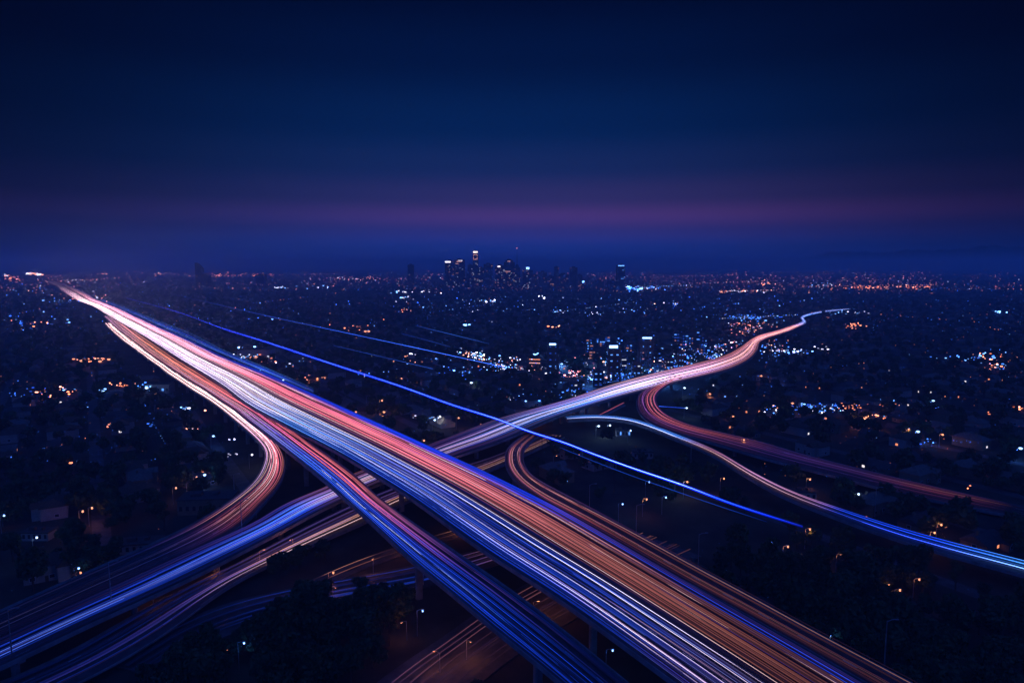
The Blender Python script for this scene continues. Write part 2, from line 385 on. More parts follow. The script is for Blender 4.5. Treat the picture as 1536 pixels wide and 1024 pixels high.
for key, nm in (('G', 'road'), ('H', 'road'), ('J', 'road')):
    r = ROADS[key]; v, f = sweep(r, [(0, 0, 0), (1, 0, 0), (1, 0, -.6), (0, 0, -.6)]); props(link(nm, mesh('road', v, f, ASPHALT_OLD)), kind='structure')

# ------------------------------------------------------------------ light trails: solid glowing strands at lamp height above the decks
TRAIL = mat('light_trail_glow', (.02, .02, .02), .5); b_ = TRAIL.node_tree.nodes['Principled BSDF']; a_ = TRAIL.node_tree.nodes.new('ShaderNodeAttribute'); a_.attribute_name = 'glow'
TRAIL.node_tree.links.new(a_.outputs['Color'], b_.inputs['Emission Color']); b_.inputs['Emission Strength'].default_value = 1.0
PAL = {'white': ((1, .80, .90), 1.9), 'soft white': ((.9, .72, .9), .7), 'pale blue': ((.33, .60, 1), 1.3), 'dim pale blue': ((.16, .38, 1), .45), 'deep blue': ((.03, .10, 1), 1.1), 'dim blue': ((.02, .09, .9), .32), 'faint blue': ((.01, .06, .7), .10),
       'rose': ((1, .20, .30), .85), 'dim rose': ((1, .22, .28), .30), 'faint rose': ((.9, .24, .26), .09), 'amber': ((1, .38, .24), 1.0), 'dim amber': ((1, .32, .20), .30), 'faint amber': ((.9, .30, .18), .09),
       'violet': ((.34, .16, 1), .5), 'dim violet': ((.25, .12, .8), .16), 'faint violet': ((.22, .10, .6), .06), 'peach': ((1, .58, .48), 1.3)}
NT = 0
def strand(P, w, h, col, label, group):
    """solid glowing strand; col (n,3) emission along it"""
    global NT
    n = len(P)
    if n < 2: return
    T = np.gradient(P[:, :2], axis=0); T /= np.linalg.norm(T, axis=1)[:, None] + 1e-9; Nn = np.stack([-T[:, 1], T[:, 0]], 1) * w / 2
    rows = [np.concatenate([P[:, :2] + Nn, P[:, 2:]], 1), np.concatenate([P[:, :2], P[:, 2:] + h / 2], 1), np.concatenate([P[:, :2] - Nn, P[:, 2:]], 1), np.concatenate([P[:, :2], P[:, 2:] - h / 2], 1)]
    v = np.concatenate(rows); f = [(j * n + i, j * n + i + 1, ((j + 1) % 4) * n + i + 1, ((j + 1) % 4) * n + i) for j in range(4) for i in range(n - 1)]
    me = mesh('light_trail', v, f, TRAIL); ca = me.color_attributes.new('glow', 'FLOAT_COLOR', 'POINT')
    c = np.ones((4, n, 4), np.float32); c[:, :, :3] = col; ca.data.foreach_set('color', c.ravel())
    o = link('light_trail', me); props(o, label, 'light trail', group); NT += 1; return o
def wob(r, amp, k):
    s = r.s; a = np.zeros(len(s))
    for j in range(3):
        a += math.sin(j * 7.1 + k) * amp * np.sin(s / (38 + 31 * j + 17 * math.sin(k * 3.3 + j)) + k * 2.1 + j)
    return a
def stops(r, S, axis=0):
    """S: (photo column of the place on the road, tint rgb, mix, gain) -> arrays along the road"""
    px, py, dd = proj(r.C); px = (px, py)[axis]; px = np.where(dd > 5, px, np.nan); S = sorted(S)
    px = np.where(np.isnan(px), S[0][0] if S[0][3] < S[-1][3] else S[-1][0], px); xs = [q[0] for q in S]
    return np.stack([np.interp(px, xs, [q[1][k] for q in S]) for k in range(3)], 1), np.interp(px, xs, [q[2] for q in S]), np.interp(px, xs, [q[3] for q in S])
def bundle(key, specs, where, group, S, axis=0, zlift=0):
    r = ROADS[key]; tint, mx, gain = stops(r, S, axis)
    lo = np.minimum(r.a, r.b) + .75; hi = np.maximum(r.a, r.b) - .75
    for t0, t1, cnt, pal, w, amp in specs:
        for k in range(cnt):
            t = t0 + (t1 - t0) * (k + random.uniform(.1, .9)) / cnt; pn = random.choice(pal); base, st = PAL[pn]
            bright = pn in ('white', 'pale blue', 'peach', 'deep blue')
            ww = w * (random.uniform(.5, .9) if bright else random.uniform(.7, 1.7)); seed = random.uniform(0, 50); lat = wob(r, amp, seed)
            if random.random() < .28:
                sm = random.uniform(.15, .9) * r.s[-1]; lat = lat + random.choice((-1, 1)) * random.uniform(1, 3) / (1 + np.exp(-(r.s - sm) / 25))
            hgt = .8 + random.choice((0, .1, .2, .3, 1.5 if random.random() < .2 else .1))
            W_ = float(np.median(abs(r.b - r.a))); nl_ = max(1, round(W_ / 3.8)); lc_ = (math.floor(t * nl_) + .5) / nl_; t_ = lc_ + (t - lc_) * .66
            off = np.clip(r.a + (r.b - r.a) * t_ + lat, np.minimum(lo, hi), np.maximum(lo, hi))
            P = np.concatenate([r.C[:, :2] + r.N * off[:, None], (r.C[:, 2] + hgt + zlift)[:, None]], 1)
            m_ = np.clip(mx * random.uniform(.95, 1.35), 0, 1)[:, None]; g_ = gain ** (.75 if bright and random.random() < .6 else 1.15)
            flick = 1 + .18 * np.sin(r.s / random.uniform(25, 90) + seed)
            col = (np.array(base) * (1 - m_) + tint * m_) * st * (g_ * flick)[:, None]
            strand(P, ww, min(ww, .28), col, f"{pn} vehicle light trail {where}", group)
random.seed(11)
HOT = (1, .62, .60); WHT = (1, .74, .86); ICE = (.06, .30, 1); BLU = (.012, .07, 1); ROS = (1, .17, .27); ORG = (1, .33, .19); VIO = (.26, .10, .9); PNK = (1, .42, .6); DPB = (.01, .04, .9)
GA = 'light trails on the left carriageway of the wide freeway'; GB = 'light trails on the right carriageway of the wide freeway'
SA = [(95, PNK, .8, .3), (110, PNK, .8, 1.4), (135, HOT, .8, 6), (230, HOT, .6, 5.0), (400, WHT, .5, 2.8), (480, ICE, .5, 1.7), (600, BLU, .62, 1.2), (750, BLU, .8, .85), (880, BLU, .85, .6), (1010, BLU, .8, .42), (1150, VIO, .5, .2)]
bundle('A', [(.02, .09, 7, ['pale blue', 'deep blue', 'dim pale blue', 'dim blue'], .17, .1), (.09, .22, 16, ['pale blue', 'deep blue', 'dim blue', 'dim pale blue', 'dim blue', 'dim blue', 'soft white'], .17, .22),
             (.22, .34, 13, ['soft white', 'dim pale blue', 'deep blue', 'dim blue', 'dim blue', 'dim violet'], .17, .22), (.34, .44, 10, ['soft white', 'pale blue', 'dim rose', 'dim pale blue', 'dim blue'], .17, .2),
             (.44, .53, 5, ['faint violet', 'dim violet', 'faint rose'], .28, .2)], 'on the left carriageway of the wide freeway', GA, SA)
bundle('A', [(.10, .43, 4, ['white', 'white', 'white', 'peach'], .17, .25)], 'drawn fine along the left carriageway of the freeway', GA, [(95, WHT, .8, .2), (140, WHT, .8, 2.2), (450, WHT, .3, 1.6), (600, ICE, .25, 1.3), (950, ICE, .3, 1.5), (1150, VIO, .3, .8)])
bundle('A', [(.05, .43, 6, ['white', 'pale blue', 'peach', 'pale blue'], .17, .25)], 'standing out on the left carriageway of the wide freeway', GA,
       [(95, WHT, .8, .2), (110, WHT, .8, .9), (140, WHT, .8, 2.2), (430, WHT, .3, 1.8), (580, ICE, .75, 1.2), (900, BLU, .75, 1.1), (1010, VIO, .3, .7), (1150, VIO, .5, .4)])
SB = [(95, PNK, .6, .2), (110, PNK, .6, .9), (140, PNK, .7, 4.5), (300, PNK, .5, 3.2), (400, ROS, .3, 2.1), (600, ROS, .2, 1.5), (740, ORG, .25, .85), (850, ORG, .45, .5), (1050, ORG, .6, .30), (1250, ORG, .65, .16), (1400, ORG, .5, .1)]
bundle('A', [(.53, .61, 9, ['dim rose', 'faint rose', 'faint amber', 'faint violet'], .28, .2), (.61, .76, 22, ['rose', 'rose', 'dim rose', 'rose', 'dim violet', 'dim rose'], .28, .2),
             (.76, .90, 14, ['dim rose', 'dim violet', 'faint amber', 'violet', 'dim rose', 'faint rose', 'dim violet'], .22, .2)], 'on the right carriageway of the wide freeway', GB, SB)
bundle('A', [(.56, .93, 6, ['peach', 'white', 'amber', 'peach', 'soft white'], .17, .3)], 'standing out on the right carriageway of the wide freeway', GB, [(95, WHT, .5, 1), (400, WHT, .2, 1.3), (700, PNK, .3, .8), (1100, ORG, .3, .6), (1400, ORG, .3, .3)])
bundle('A', [(.90, .99, 13, ['deep blue', 'deep blue', 'dim blue', 'deep blue'], .3, .1), (.72, .92, 3, ['deep blue', 'dim blue'], .16, .3)], 'along the outer edge of the wide freeway', GB,
       [(95, DPB, .5, .2), (400, DPB, .8, .7), (540, DPB, .8, 1.2), (740, DPB, .8, 1.1), (800, VIO, .5, .35), (900, VIO, .5, .14), (1400, VIO, .6, .06)])
bundle('A', [(.86, .93, 2, ['deep blue'], .2, .35)], 'standing out near the outer edge of the wide freeway', GB, [(95, DPB, .5, .2), (800, DPB, .5, .9), (1250, DPB, .3, .9), (1400, DPB, .6, .5)])
bundle('B', [(.04, .22, 8, ['deep blue', 'dim pale blue', 'dim blue', 'deep blue'], .15, .15), (.22, .52, 9, ['pale blue', 'violet', 'deep blue', 'dim blue', 'dim blue', 'dim blue'], .14, .2)],
       'on the lower side of the slim elevated deck', 'light trails on the slim elevated deck',
       [(163, PNK, .7, 2.5), (220, ORG, .85, 2.2), (370, ROS, .75, 1.9), (420, VIO, .5, 1.9), (480, BLU, .6, 2.0), (640, BLU, .75, 1.2), (750, BLU, .85, .5), (850, BLU, .9, .2), (930, BLU, .9, .1)])
bundle('B', [(.5, .9, 13, ['dim rose', 'rose', 'dim amber', 'dim rose', 'dim rose', 'dim blue'], .2, .2)],
       'on the upper side of the slim elevated deck', 'light trails on the slim elevated deck',
       [(163, PNK, .7, 2.5), (220, ORG, .85, 2.2), (380, ROS, .8, 2.0), (520, ROS, .4, 1.4), (600, VIO, .5, .8), (680, BLU, .8, .5), (850, BLU, .9, .15), (930, BLU, .9, .08)])
bundle('B', [(.1, .45, 1, ['white'], .12, .2)], 'drawn fine along the slim elevated deck', 'light trails on the slim elevated deck', [(163, PNK, .7, 1), (400, WHT, .3, 1.4), (560, ICE, .4, 1.8), (680, ICE, .6, 1.4), (800, BLU, .95, .6), (930, BLU, .95, .2)])
bundle('B', [(.06, .5, 5, ['white', 'pale blue', 'deep blue'], .2, .2)], 'standing out on the slim elevated deck', 'light trails on the slim elevated deck', [(163, PNK, .7, 1), (400, WHT, .3, 1), (460, ICE, .8, 1.1), (600, BLU, .8, 1.1), (700, BLU, .85, .9), (800, BLU, .95, .5), (930, BLU, .95, .2)])
bundle('C', [(.08, .5, 13, ['soft white', 'rose', 'violet', 'peach', 'dim violet', 'white'], .16, .15), (.5, .93, 12, ['rose', 'peach', 'white', 'dim rose', 'dim amber'], .16, .15)],
       'on the curving ramp', 'light trails on the curving ramp',
       [(474, PNK, .85, 2), (490, HOT, .9, 5.0), (570, HOT, .9, 5.0), (620, HOT, .7, 3.8), (660, PNK, .45, 2.4), (700, ROS, .1, 1.3), (750, ROS, .15, .7), (780, ROS, .5, .4), (805, VIO, .75, .14), (835, BLU, .85, .05), (880, BLU, .7, .03), (1000, BLU, .8, .02)], 1)
bundle('D', [(.03, .3, 10, ['dim violet', 'dim rose', 'dim blue', 'violet', 'faint amber'], .22, .15), (.3, .5, 9, ['dim pale blue', 'deep blue', 'violet', 'pale blue', 'dim rose'], .2, .15),
             (.5, .78, 17, ['white', 'pale blue', 'dim pale blue', 'deep blue', 'dim blue', 'peach'], .2, .2), (.78, .96, 7, ['dim blue', 'faint blue', 'faint rose', 'dim violet'], .2, .15)],
       'on the cross freeway', 'light trails on the cross freeway',
       [(-110, BLU, .8, .10), (100, BLU, .8, .16), (300, BLU, .8, .45), (450, BLU, .7, 1.3), (540, PNK, .3, .6), (680, VIO, .4, .55), (780, ICE, .45, 1.3), (870, ICE, .4, 2.6), (960, WHT, .5, 3.6), (1040, PNK, .6, 3.2), (1100, ORG, .6, 2.6), (1150, ORG, .65, 3.5), (1190, ORG, .65, 3), (1205, ICE, .6, 3), (1284, ICE, .4, .6)])
bundle('D', [(.28, .42, 2, ['deep blue'], .2, .2), (.45, .75, 6, ['pale blue', 'deep blue', 'peach', 'pale blue'], .18, .3)], 'standing out on the cross freeway', 'light trails on the cross freeway',
       [(-110, BLU, .6, .7), (300, BLU, .6, .9), (450, ICE, .65, 1.3), (560, PNK, .5, .8), (700, PNK, .5, .8), (850, WHT, .5, 1.5), (1000, WHT, .5, 2), (1100, PNK, .6, 1.4), (1195, ORG, .6, 1.2), (1210, ICE, .6, 1), (1284, ICE, .6, .6)])
bundle('E', [(.1, .45, 10, ['faint amber', 'dim blue', 'dim blue', 'dim violet', 'dim blue'], .14, .1), (.45, .85, 11, ['peach', 'amber', 'deep blue', 'dim blue', 'dim violet', 'dim amber'], .13, .1)],
       'on the low second cross freeway', 'light trails on the low second cross freeway', [(-60, BLU, .8, .10), (150, BLU, .8, .2), (330, BLU, .6, .4), (440, PNK, .2, .8), (600, ORG, .2, .8), (700, ORG, .4, .3), (850, ORG, .6, .12)])
bundle('E', [(.5, .8, 4, ['peach', 'white', 'peach', 'deep blue'], .15, .15)], 'standing out on the low second cross freeway', 'light trails on the low second cross freeway', [(-60, BLU, .9, .05), (250, BLU, .9, .15), (400, PNK, .2, 1), (620, ORG, .2, .9), (700, ORG, .4, .3)])
bundle('F', [(.1, .9, 13, ['dim rose', 'peach', 'rose', 'dim rose', 'dim amber', 'dim violet', 'faint amber'], .18, .12)], 'on the hooked ramp', 'light trails on the hooked ramp', [(650, ORG, .5, .1), (675, PNK, .2, .8), (730, PNK, .2, .8), (780, ROS, .3, .5), (850, ORG, .4, .26), (1000, ORG, .5, .12)], 1)
bundle('K', [(.08, .55, 8, ['dim rose', 'violet', 'dim violet', 'dim violet', 'faint rose'], .2, .15), (.55, .92, 8, ['rose', 'dim rose', 'violet', 'dim amber', 'peach'], .2, .15)], 'on the looping ramp', 'light trails on the looping ramp',
       [(560, ROS, .3, 1.3), (620, ROS, .3, 1.1), (655, ROS, .4, .55), (680, VIO, .8, .26), (715, VIO, .7, .15), (738, ROS, .5, .18), (755, ROS, .5, .12), (766, ROS, .5, 0)], 1)
bundle('L', [(.35, .40, 1, ['white'], .42, .05), (.55, .6, 1, ['deep blue'], .4, .05), (.2, .9, 5, ['faint blue', 'dim blue', 'faint rose', 'dim amber'], .14, .1), (.6, .8, 2, ['deep blue', 'dim rose'], .3, .05)], 'on the narrow ramp with blue trails', 'light trails on the narrow ramp',
       [(838, ICE, .6, .4), (880, ICE, .6, 1.6), (1020, ICE, .6, 1.8), (1060, ORG, .5, .8), (1130, PNK, .6, .9), (1200, PNK, .6, .5), (1250, BLU, .93, .8), (1400, BLU, .93, 1.6), (1536, ICE, .85, 2.0)])
bundle('G', [(.2, .85, 8, ['dim blue', 'faint blue', 'faint violet', 'dim blue'], .5, .1)], 'on the lowest road under the decks', 'light trails on the lowest road', [(150, BLU, .8, .02), (330, BLU, .6, .15), (450, BLU, .1, .8), (640, BLU, .1, .8), (760, ORG, .8, .6)])
bundle('H', [(.15, .9, 10, ['faint amber', 'dim amber', 'faint amber', 'faint blue', 'faint rose'], .18, .1)], 'on the orange-lit road below the decks', 'light trails on the orange-lit road', [(400, BLU, .6, .4), (1000, ORG, .5, .8)])
bundle('J', [(.25, .3, 1, ['amber'], .16, .03), (.6, .7, 1, ['dim amber'], .16, .03)], 'on the small service road between the decks', 'light trails on the service road', [(400, ORG, .2, 0), (485, ORG, .2, 0), (495, ORG, .1, .8), (560, ORG, .1, .6), (570, ORG, .1, .05), (670, ORG, .1, .1), (680, ORG, 0, .7), (700, ORG, 0, .6), (715, ORG, 0, 0)])
bundle('Q', [(.3, .8, 3, ['dim rose', 'rose'], .25, .1)], 'on the short slip ramp', 'light trails on the short slip ramp', [(890, ROS, 0, .8), (960, ROS, 0, .8)])
def lone(pts, z, w, keys, label):
    """keys: (photo column, rgb emission)"""
    P = resample(smooth_line([at(p[0], p[1], z if np.isscalar(z) else z[i]) for i, p in enumerate(pts)])); px = proj(P)[0]
    s = np.arange(len(P)); col = np.stack([np.interp(px, [k[0] for k in keys], [k[1][j] for k in keys]) for j in range(3)], 1) * (1 + .15 * np.sin(s * .31) + .1 * np.sin(s * .83))[:, None]
    strand(P, w, w, col, label, 'lone blue light trails over the dark city'); return P
M = [(190, 447), (267, 468), (333, 492), (400, 513), (512, 550), (595, 577), (679, 607), (745, 628), (795, 647), (845, 663), (889, 680), (950, 702), (1024, 727), (1104, 757), (1204, 789)]
zM = 16.0
ZM = [16.0] * 12 + [16, 15, 13.0]
PM = lone(M, ZM, .24, [(190, (.15, .14, 2.5)), (300, (.12, .3, 5)), (420, (.3, .8, 9)), (700, (.4, 1.0, 11)), (850, (.8, 1.6, 13)), (1024, (1.1, 2.0, 14)), (1070, (.1, .4, 5)), (1150, (.02, .08, 1.6)), (1204, (.01, .02, .4))], 'long bright blue-white light trail crossing above the cross freeway')
def shift(px0, px1, dy): return [(x, y + dy) for x, y in M if px0 <= x <= px1]
def zsh(px0, px1): return [z for z, (x, y) in zip(ZM, M) if px0 <= x <= px1]
lone(shift(300, 1204, 1.4), zsh(300, 1204), .5, [(300, (0, .01, .6)), (450, (.003, .03, 1.6)), (1000, (.003, .03, 1.8)), (1204, (0, .005, .25))], 'deep blue strand added as halo on the lower side of the long light trail')  # this strand and the next imitate the blue halo round the trail
lone(shift(300, 1204, -1.2), zsh(300, 1204), .4, [(300, (0, .01, .3)), (450, (.002, .02, .9)), (1000, (.002, .02, 1.0)), (1204, (0, .005, .12))], 'deep blue strand added as halo on the upper side of the long light trail')
lone([(840, 671), (900, 695), (950, 714), (1010, 735), (1080, 759), (1150, 782)], zM - 1.5, .3, [(840, (.005, .03, .3)), (1000, (.01, .06, .5)), (1150, (0, .005, .08))], 'faint blue strand just below the long light trail over dark houses')
lone([(255, 440), (400, 473.5), (512, 497.5), (640, 525), (759, 551)], 17, .55, [(255, (.02, .04, .3)), (400, (.04, .12, 1)), (560, (.06, .25, 1.8)), (759, (.1, .35, 2))], 'second long blue light trail ending at the bright street')
lone([(500, 518), (575, 535.5), (649, 553)], 14, .35, [(500, (.02, .06, .5)), (649, (.04, .16, .9))], 'short blue light trail between the two long ones')
lone([(602, 500), (640, 510), (675, 520)], 15, .45, [(602, (.01, .04, .35)), (675, (.02, .08, .5))], 'faint short blue light trail above the second long one')
lone([(622, 488), (680, 502), (732, 515)], 15, .5, [(622, (.01, .04, .35)), (692, (.05, .2, 1)), (732, (.01, .05, .3))], 'faintest short blue light trail farthest up the dark city')
lone([(987, 609), (1010, 610.5), (1031, 612)], 8, .2, [(987, (.1, .4, 3)), (1005, (.01, .06, 1)), (1031, (.05, .2, 1.5))], 'short level blue light trail between two lamps inside the looping ramp')
for k, (dx, w, e) in enumerate(((0, .4, (.2, .45, 1.6)), (1.6, .8, (.02, .10, 1.0)), (3, .5, (.01, .06, .7)), (-1.5, .5, (.02, .08, .6)), (5, .4, (.05, .2, .8)))):
    e = np.array(e); lone([(150 + dx, 449), (187 + dx, 464 - dx * .3), (233 + dx, 484 - dx * .5), (283 + dx, 506 - dx), (333, 529 - dx), (400, 557 - dx), (470, 587 - dx)], 12, w, [(150, e * .6), (250, e), (330, e * .7), (400, e * .9), (470, e * .2)],
         f"blue light trail {['closest to', 'second out from', 'third out from', 'half under', 'outermost beside'][k]} the right edge of the far wide freeway")
# guideway that carries the long trail: slim beam on thin columns
gw = empty('guideway'); props(gw, 'slim dark elevated guideway under the long blue light trail', 'guideway')
rg = Road(); rg.C = PM - np.array([0, 0, 1.2]); T = np.gradient(PM[:, :2], axis=0); T /= np.linalg.norm(T, axis=1)[:, None]; rg.T = T; rg.N = np.stack([-T[:, 1], T[:, 0]], 1)
rg.a = np.full(len(PM), -.16); rg.b = np.full(len(PM), .16); rg.s = np.concatenate([[0], np.cumsum(np.linalg.norm(np.diff(PM, axis=0), axis=1))])
v, f = sweep(rg, [(0, 0, .7), (1, 0, .7), (1, 0, .45), (0, 0, .45)]); DARKM = mat('dark_painted_steel', (.02, .02, .022), .8); link('beam', mesh('beam', v, f, DARKM), gw)
col_me = MB().tube([(0, 0, 0), (0, 0, zM - .7)], .13, 6).mesh('column', DARKM)
for sd in np.arange(20, rg.s[-1], 60):
    c = [np.interp(sd, rg.s, PM[:, j]) for j in range(2)]
    if inside(np.array([*c, 0]), (), 1.5) is None and math.hypot(*c) < 1500 and proj([c[0], c[1], 0])[0] < 1020: link('column', col_me, gw, (c[0], c[1], 0))
# ------------------------------------------------------------------ downtown towers
WINBOX = {}
def winmesh(kind, w, h):
    k = (kind, round(w, 1), round(h, 1))
    if k not in WINBOX:
        WINBOX[k] = MB().box(-w / 2, w / 2, -.08, .08, 0, h).mesh('lit_window', {'warm': WIN_WARM, 'cool': WIN_COOL, 'white': WIN_WHITE, 'dim': WIN_DIM, 'rose': WIN_ROSE}[kind])
    return WINBOX[k]
def tower(x0, x1, ytop, dist, label, m=0, tiers=(), lights=10, palette=('warm', 'dim', 'white'), cap=None, spire=None, group=None, slant=0, rot=0.0, band=None, ww=3.4, wh=1.8, strips=None):
    """x0..x1, ytop in photo pixels at the given distance -> real metres"""
    cx = ((x0 + x1) / 2 - 768) / FPX * dist; w = (x1 - x0) / FPX * dist; top = H + (HOR - ytop) / FPX * dist; dp = w * random.uniform(.75, 1.0)
    t = empty('tower', (cx, dist + dp / 2, 0), rot); props(t, label, 'tower', group)
    mb = MB(); fl = max(6, int(top / 4))
    body_top = top * (1 - sum(q[1] for q in tiers))
    if slant:
        mb.add([(-w / 2, -dp / 2, 0), (w / 2, -dp / 2, 0), (w / 2, dp / 2, 0), (-w / 2, dp / 2, 0), (-w / 2, -dp / 2, top), (-w * .1, -dp / 2, top - slant * .2), (-w * .1, dp / 2, top - slant * .2), (-w / 2, dp / 2, top),
                (w * .2, -dp / 2, top - slant * .6), (w * .2, dp / 2, top - slant * .6), (w / 2, -dp / 2, top - slant), (w / 2, dp / 2, top - slant)],
               [(0, 1, 10, 8, 5, 4), (2, 3, 7, 6, 9, 11), (1, 2, 11, 10), (3, 0, 4, 7), (4, 5, 6, 7), (5, 8, 9, 6), (8, 10, 11, 9)])
    else:
        mb.box(-w / 2, w / 2, -dp / 2, dp / 2, 0, body_top)
        z = body_top; ww_ = w
        for fr, hh in tiers:
            mb.box(-w * fr / 2, w * fr / 2, -dp * fr / 2, dp * fr / 2, z, z + top * hh); z += top * hh
        # ledges and vertical fins that give the facade relief
        for k in range(1, 5): mb.box(-w / 2 - .5, w / 2 + .5, -dp / 2 - .5, dp / 2 + .5, body_top * k / 5, body_top * k / 5 + 1.1)
        nf = max(3, int(w / 7))
        for k in range(nf + 1):
            xx = -w / 2 + w * k / nf; mb.box(xx - .5, xx + .5, -dp / 2 - .9, -dp / 2 + .02, 0, body_top - 2)
        mb.box(-w * .22, w * .2, -dp * .2, dp * .2, z - .02, z + min(5, w * .15))
    link('body', mb.mesh('body', TOWER_M[m]), t)
    cols = max(2, int(w / 5)); rows = max(3, int(body_top / 5.5)); used = set()
    for _ in range(int(lights * (1.2 if dist > 2000 else 1.8))):
        i, j = random.randrange(cols), random.randrange(rows)
        if (i, j) in used: continue
        used.add((i, j)); xx = -w / 2 + w * (i + .5) / cols; zz = (body_top - slant) * (j + .3) / rows
        link('lit_window', winmesh(random.choice(palette), ww * random.choice((.7, 1, 1.6)), wh), t, (xx, -dp / 2 - 1.0, zz))
    for k in range(lights // 4):      # a few on the side faces too
        j = random.randrange(rows); link('lit_window', winmesh(random.choice(palette), ww, wh), t, (random.choice((-1, 1)) * (w / 2 + .1), random.uniform(-.35, .35) * dp, (body_top - slant) * (j + .3) / rows), math.pi / 2)
    if cap:
        nm, cw, ch, mm, dxx, dz = cap
        link(nm, MB().box(-w * cw / 2 + dxx * w, w * cw / 2 + dxx * w, -dp / 2 - 1.6, -dp / 2 - 1.0, top - dz - ch, top - dz).mesh(nm, mm), t)
    if strips:
        for zz, a, b, mm in strips: link('light_strip', MB().box(a * w, b * w, -dp / 2 - 1.5, -dp / 2 - 1.0, top * zz, top * zz + 1.6).mesh('light_strip', mm), t)
    if spire:
        hs = spire / FPX * dist
        link('spire', MB().tube([(0, 0, top - 1), (0, 0, top + hs * .55), (0, 0, top + hs)], [w * .07, w * .05, .5], 6).mesh('spire', TOWER_M[0]), t)
        link('beacon', MB().tube([(0, 0, top + hs), (0, 0, top + hs + 3)], 2.0, 6).mesh('beacon', E('beacon_red', (1, .25, .2), 3, 'NONE')), t)
    return t
SIGN_W = E('sign_white', (.95, .85, 1), 3.2, 'NONE'); SIGN_B = E('sign_blue', (.12, .35, 1), 4, 'NONE'); SIGN_C = E('sign_cyan', (.25, .5, 1), 5); SIGN_R = E('sign_rose', (1, .45, .38), 1.8, 'NONE')
SIGN_O = E('sign_orange', (1, .30, .12), 2.2)
random.seed(21)
tower(668, 683, 391.5, 3000, 'broad dark downtown block with a white sign at its top left corner', 0, lights=26, cap=('roof_sign', .55, 6, SIGN_W, -.2, 1))
tower(682, 697, 389.5, 3030, 'dark downtown block with rose light bars under its roof', 0, lights=20, strips=[(.93, -.3, .25, SIGN_R), (.965, -.1, .3, SIGN_W), (.86, -.45, -.1, SIGN_R)])
tower(700, 710, 408, 3120, 'low stepped block at the foot of the white-crowned tower', 1, lights=12)
tower(709.5, 717.5, 377, 3100, 'tallest slim tower with a glowing white and rose crown', 2, tiers=((.82, .08),), lights=14, cap=('crown_light', .8, 7, E('crown_white', (1, .8, .7), 3, 'NONE'), 0, .5),
      strips=[(.86, -.42, -.3, SIGN_R), (.82, -.42, -.3, SIGN_R), (.86, .3, .42, SIGN_R), (.82, .3, .42, SIGN_R), (.90, -.42, .42, SIGN_R), (.78, -.42, .42, SIGN_R)])
tower(702, 709, 397, 3250, 'narrow dark tower left of the white-crowned tower', 1, lights=8)
tower(717, 726, 401, 3200, 'mid-height block right of the white-crowned tower', 0, lights=14)
tower(726, 739, 396, 3060, 'wide plain dark tower between the crowned tower and the spire', 0, lights=20, palette=('dim', 'warm', 'dim'))
tower(743, 757, 398, 2950, 'broad tower with a white light on its left roof edge', 0, tiers=((.8, .05),), lights=24, cap=('roof_light', .3, 5, SIGN_W, -.1, 2))
tower(756, 772, 390, 3040, 'stepped dark tower just left of the spire', 0, tiers=((.72, .07),), lights=22, strips=[(.95, -.2, .1, SIGN_R), (.6, -.4, .1, SIGN_R)])
tower(771, 780, 398, 3150, 'tower carrying the tall thin spire with a red beacon', 1, tiers=((.6, .08),), lights=12, spire=25)
tower(784, 799, 403, 2980, 'tower with a brilliant blue lamp on its roof', 0, tiers=((.55, .07),), lights=18, cap=('roof_lamp', .32, 9, SIGN_C, .0, -7))
for x0, x1, yt, d, lb, li in ((808, 820, 408, 3000, 'squat dark block third from the blue-lamp tower', 14), (831, 838, 400, 3250, 'thin tower rising behind low dark blocks', 7),
        (836, 853, 411, 2980, 'low wide block with scattered lit windows', 20), (855, 865.5, 401, 3080, 'plain slab tower right of the low wide block', 10),
        (865, 873, 412, 3020, 'short block leaning on the plain slab tower', 8), (821, 831, 414, 2900, 'short dark block in the middle of downtown', 12), (797, 806, 412, 3200, 'dim block behind the blue-lamp tower', 8),
        (612.5, 621, 397, 3300, 'lone dark slab left of downtown', 4), (385, 398, 411, 3400, 'low dark block alone on the left of the city', 6), (912, 926, 421, 2600, 'low dark block beside the lone blue-topped tower', 10),
        (744, 752, 418, 2750, 'small block in front of the broad downtown tower', 9), (690, 704, 419, 2700, 'low block in front of the dark downtown pair', 10), (893, 905, 421, 2950, 'low block between downtown and the lone tower', 6)):
    tower(x0, x1, yt, d, lb, random.choice((0, 0, 1)), lights=li, palette=('dim', 'dim', 'rose', 'dim', 'warm'))
tower(925, 936.5, 397.5, 2700, 'lone blue glass tower with a light along its roof', 0, lights=14, palette=('dim', 'cool', 'dim'), cap=('roof_light', .8, 3, SIGN_B, 0, 1))
tower(295, 305, 394, 3100, 'dark tower with a slanted crown far to the left', 0, lights=5, slant=26, palette=('warm', 'dim'))
tower(303, 314, 408, 3080, 'shorter slanted dark tower leaning against its taller twin', 0, lights=4, slant=16, palette=('warm', 'dim'))
